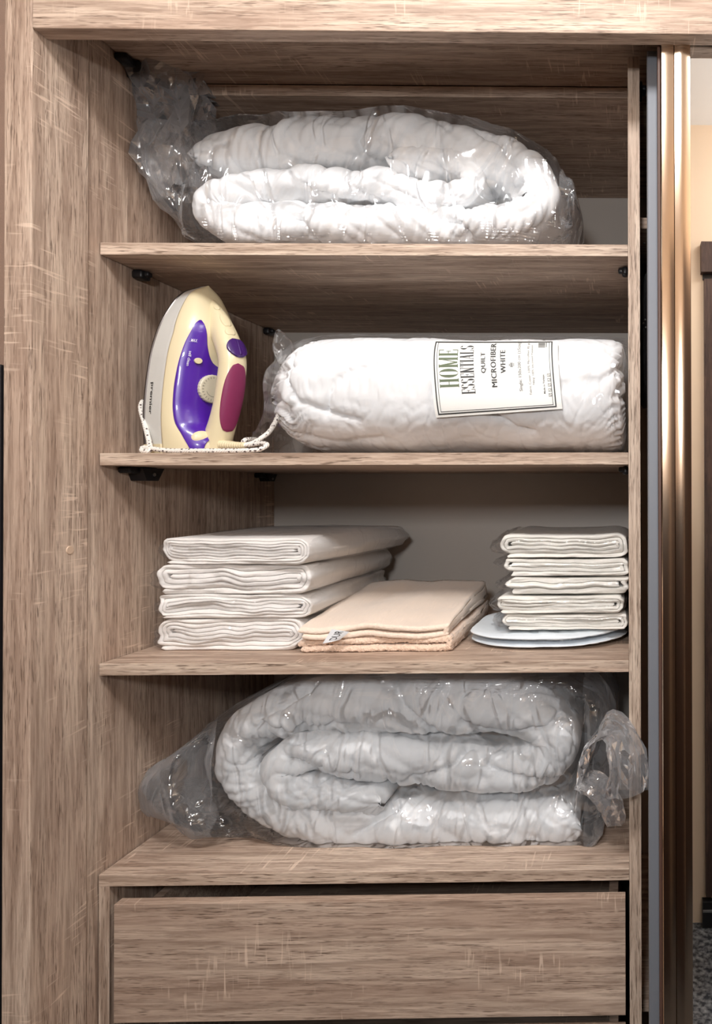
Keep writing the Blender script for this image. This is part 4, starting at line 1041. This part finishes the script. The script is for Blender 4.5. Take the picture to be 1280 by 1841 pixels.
def tube(pts, r, n, m_, rfn=None, period=.006):
    P, s = catmull([tuple(p) for p in pts], n); V = []; up = Vector((.3, .2, 1)).normalized(); pt = None
    for i in range(n):
        T = Vector(P[min(n-1, i+1)]-P[max(0, i-1)]).normalized(); u = T.cross(up).normalized() if pt is None else (pt-T*pt.dot(T)).normalized(); pt = u; w = T.cross(u)
        rr = r*(rfn(i/(n-1), s[i]) if rfn else 1)
        for k in range(m_): a = 2*math.pi*k/m_; V.append(Vector(P[i])+u*rr*math.cos(a)+w*rr*math.sin(a))
    f = grid_faces(n, m_); f.append(tuple(range(m_))[::-1]); f.append(tuple((n-1)*m_+k for k in range(m_))); me = mesh_from(V, f)
    uvl = me.uv_layers.new(name='UVMap')
    for pl in me.polygons:
        ks = [me.loops[li].vertex_index % m_ for li in pl.loop_indices]; wrap = max(ks)-min(ks) > m_/2
        for li, k in zip(pl.loop_indices, ks):
            i = me.loops[li].vertex_index//m_; kk = k+(m_ if wrap and k < m_/2 else 0); uvl.data[li].uv = (s[i]/period, kk/m_*4)
    return me
gz = Z2+.0052
g0 = at(392, 799, .052); 
guard = [g0, at(405, 800, .046), at(425, 801, .040), at(441, 801, .036)]
for p in guard: p.z = max(p.z, gz+.0035)
me = tube(guard, .0078, 60, 16, lambda q, s_: (1-.38*q)*(1+.09*math.sin(s_*1500)))
gd = obj('cord_guard', me, cream, iron, True)
cp_ = [guard[-1]-Vector((.004, 0, 0)), at(455, 796, .040), at(472, 786, .045), at(484, 776, .052), at(494, 760, .06), at(501, 745, .075), at(506, 738, .11), at(504, 742, .15), at(490, 770, .17), at(470, 788, .12), at(452, 790, .07), at(441, 791, .052), at(437, 797, .048), at(446, 800, .040), at(470, 797, .036),
       at(480, 800, .028), at(466, 808, .018), at(440, 810, .012), at(400, 812, .012), at(350, 813, .012), at(300, 810, .014), at(270, 806, .018), at(257, 805, .022), at(256, 811, .016), at(266, 812, .014), at(270, 805, .020), at(266, 785, .030), at(259, 758, .040), at(253, 735, .048), at(257, 722, .06), at(262, 735, .085), at(266, 775, .12), at(275, 805, .145)]
for p in cp_: p.z = max(p.z, Z2+.0042)
me = tube(cp_, .0036, 520, 12, lambda q, s_: 1+.05*math.sin(s_*2400))
o = obj('power_cord', me, cord_m, iron, True)
fa = at(256, 722, .058)
b = bmesh.new(); b.free()

# -- dark garment hanging in the neighbouring compartment, seen through the slit
gm = fabric('black_knit', srgb(40, 34, 36), .85, .2, 60, .5); gx = XR2+.003
zt_, zb_ = Zp(391, .06, 1158)-.0183, Zp(718, .14, 1158)
st = [(gx, zb_+.01, zt_-.06, .16, .34), (gx+.008, zb_, zt_-.03, .13, .36), (gx+.03, zb_, zt_-.008, .12, .38), (gx+.10, zb_, zt_-.002, .12, .38), (gx+.17, zb_, zt_-.03, .13, .36), (gx+.18, zb_+.01, zt_-.06, .16, .34)]
me = loft_x(st, 60, 80, 2.8)
displace(me, lambda i, c, no: N(c.x*30, c.y*30, c.z*6)*.004-.0015*(1 if c.z < zb_+.085 and math.sin(c.z*900) > 0 else 0))
for v in me.vertices: v.co.x = max(v.co.x, XR2+.0006); v.co.z = min(v.co.z, zt_)
jk = empty('hanging_garment', (gx+.09, .25, zb_), 'black garment with ribbed hem hanging in the slit right of the partition', 'garment')
obj('body', me, gm, jk, True)
for k, (py, pz) in enumerate(((575, 1160), (582, 1157), (589, 1161), (437, 1158))):
    c_ = at(pz, py, .125); b = bmesh.new(); bmesh.ops.create_uvsphere(b, u_segments=12, v_segments=8, radius=.0022)
    for v in b.verts: v.co = Vector((max(c_.x, XR2+.003), .124, c_.z))+v.co
    obj('button', b, metal_g, jk, True)
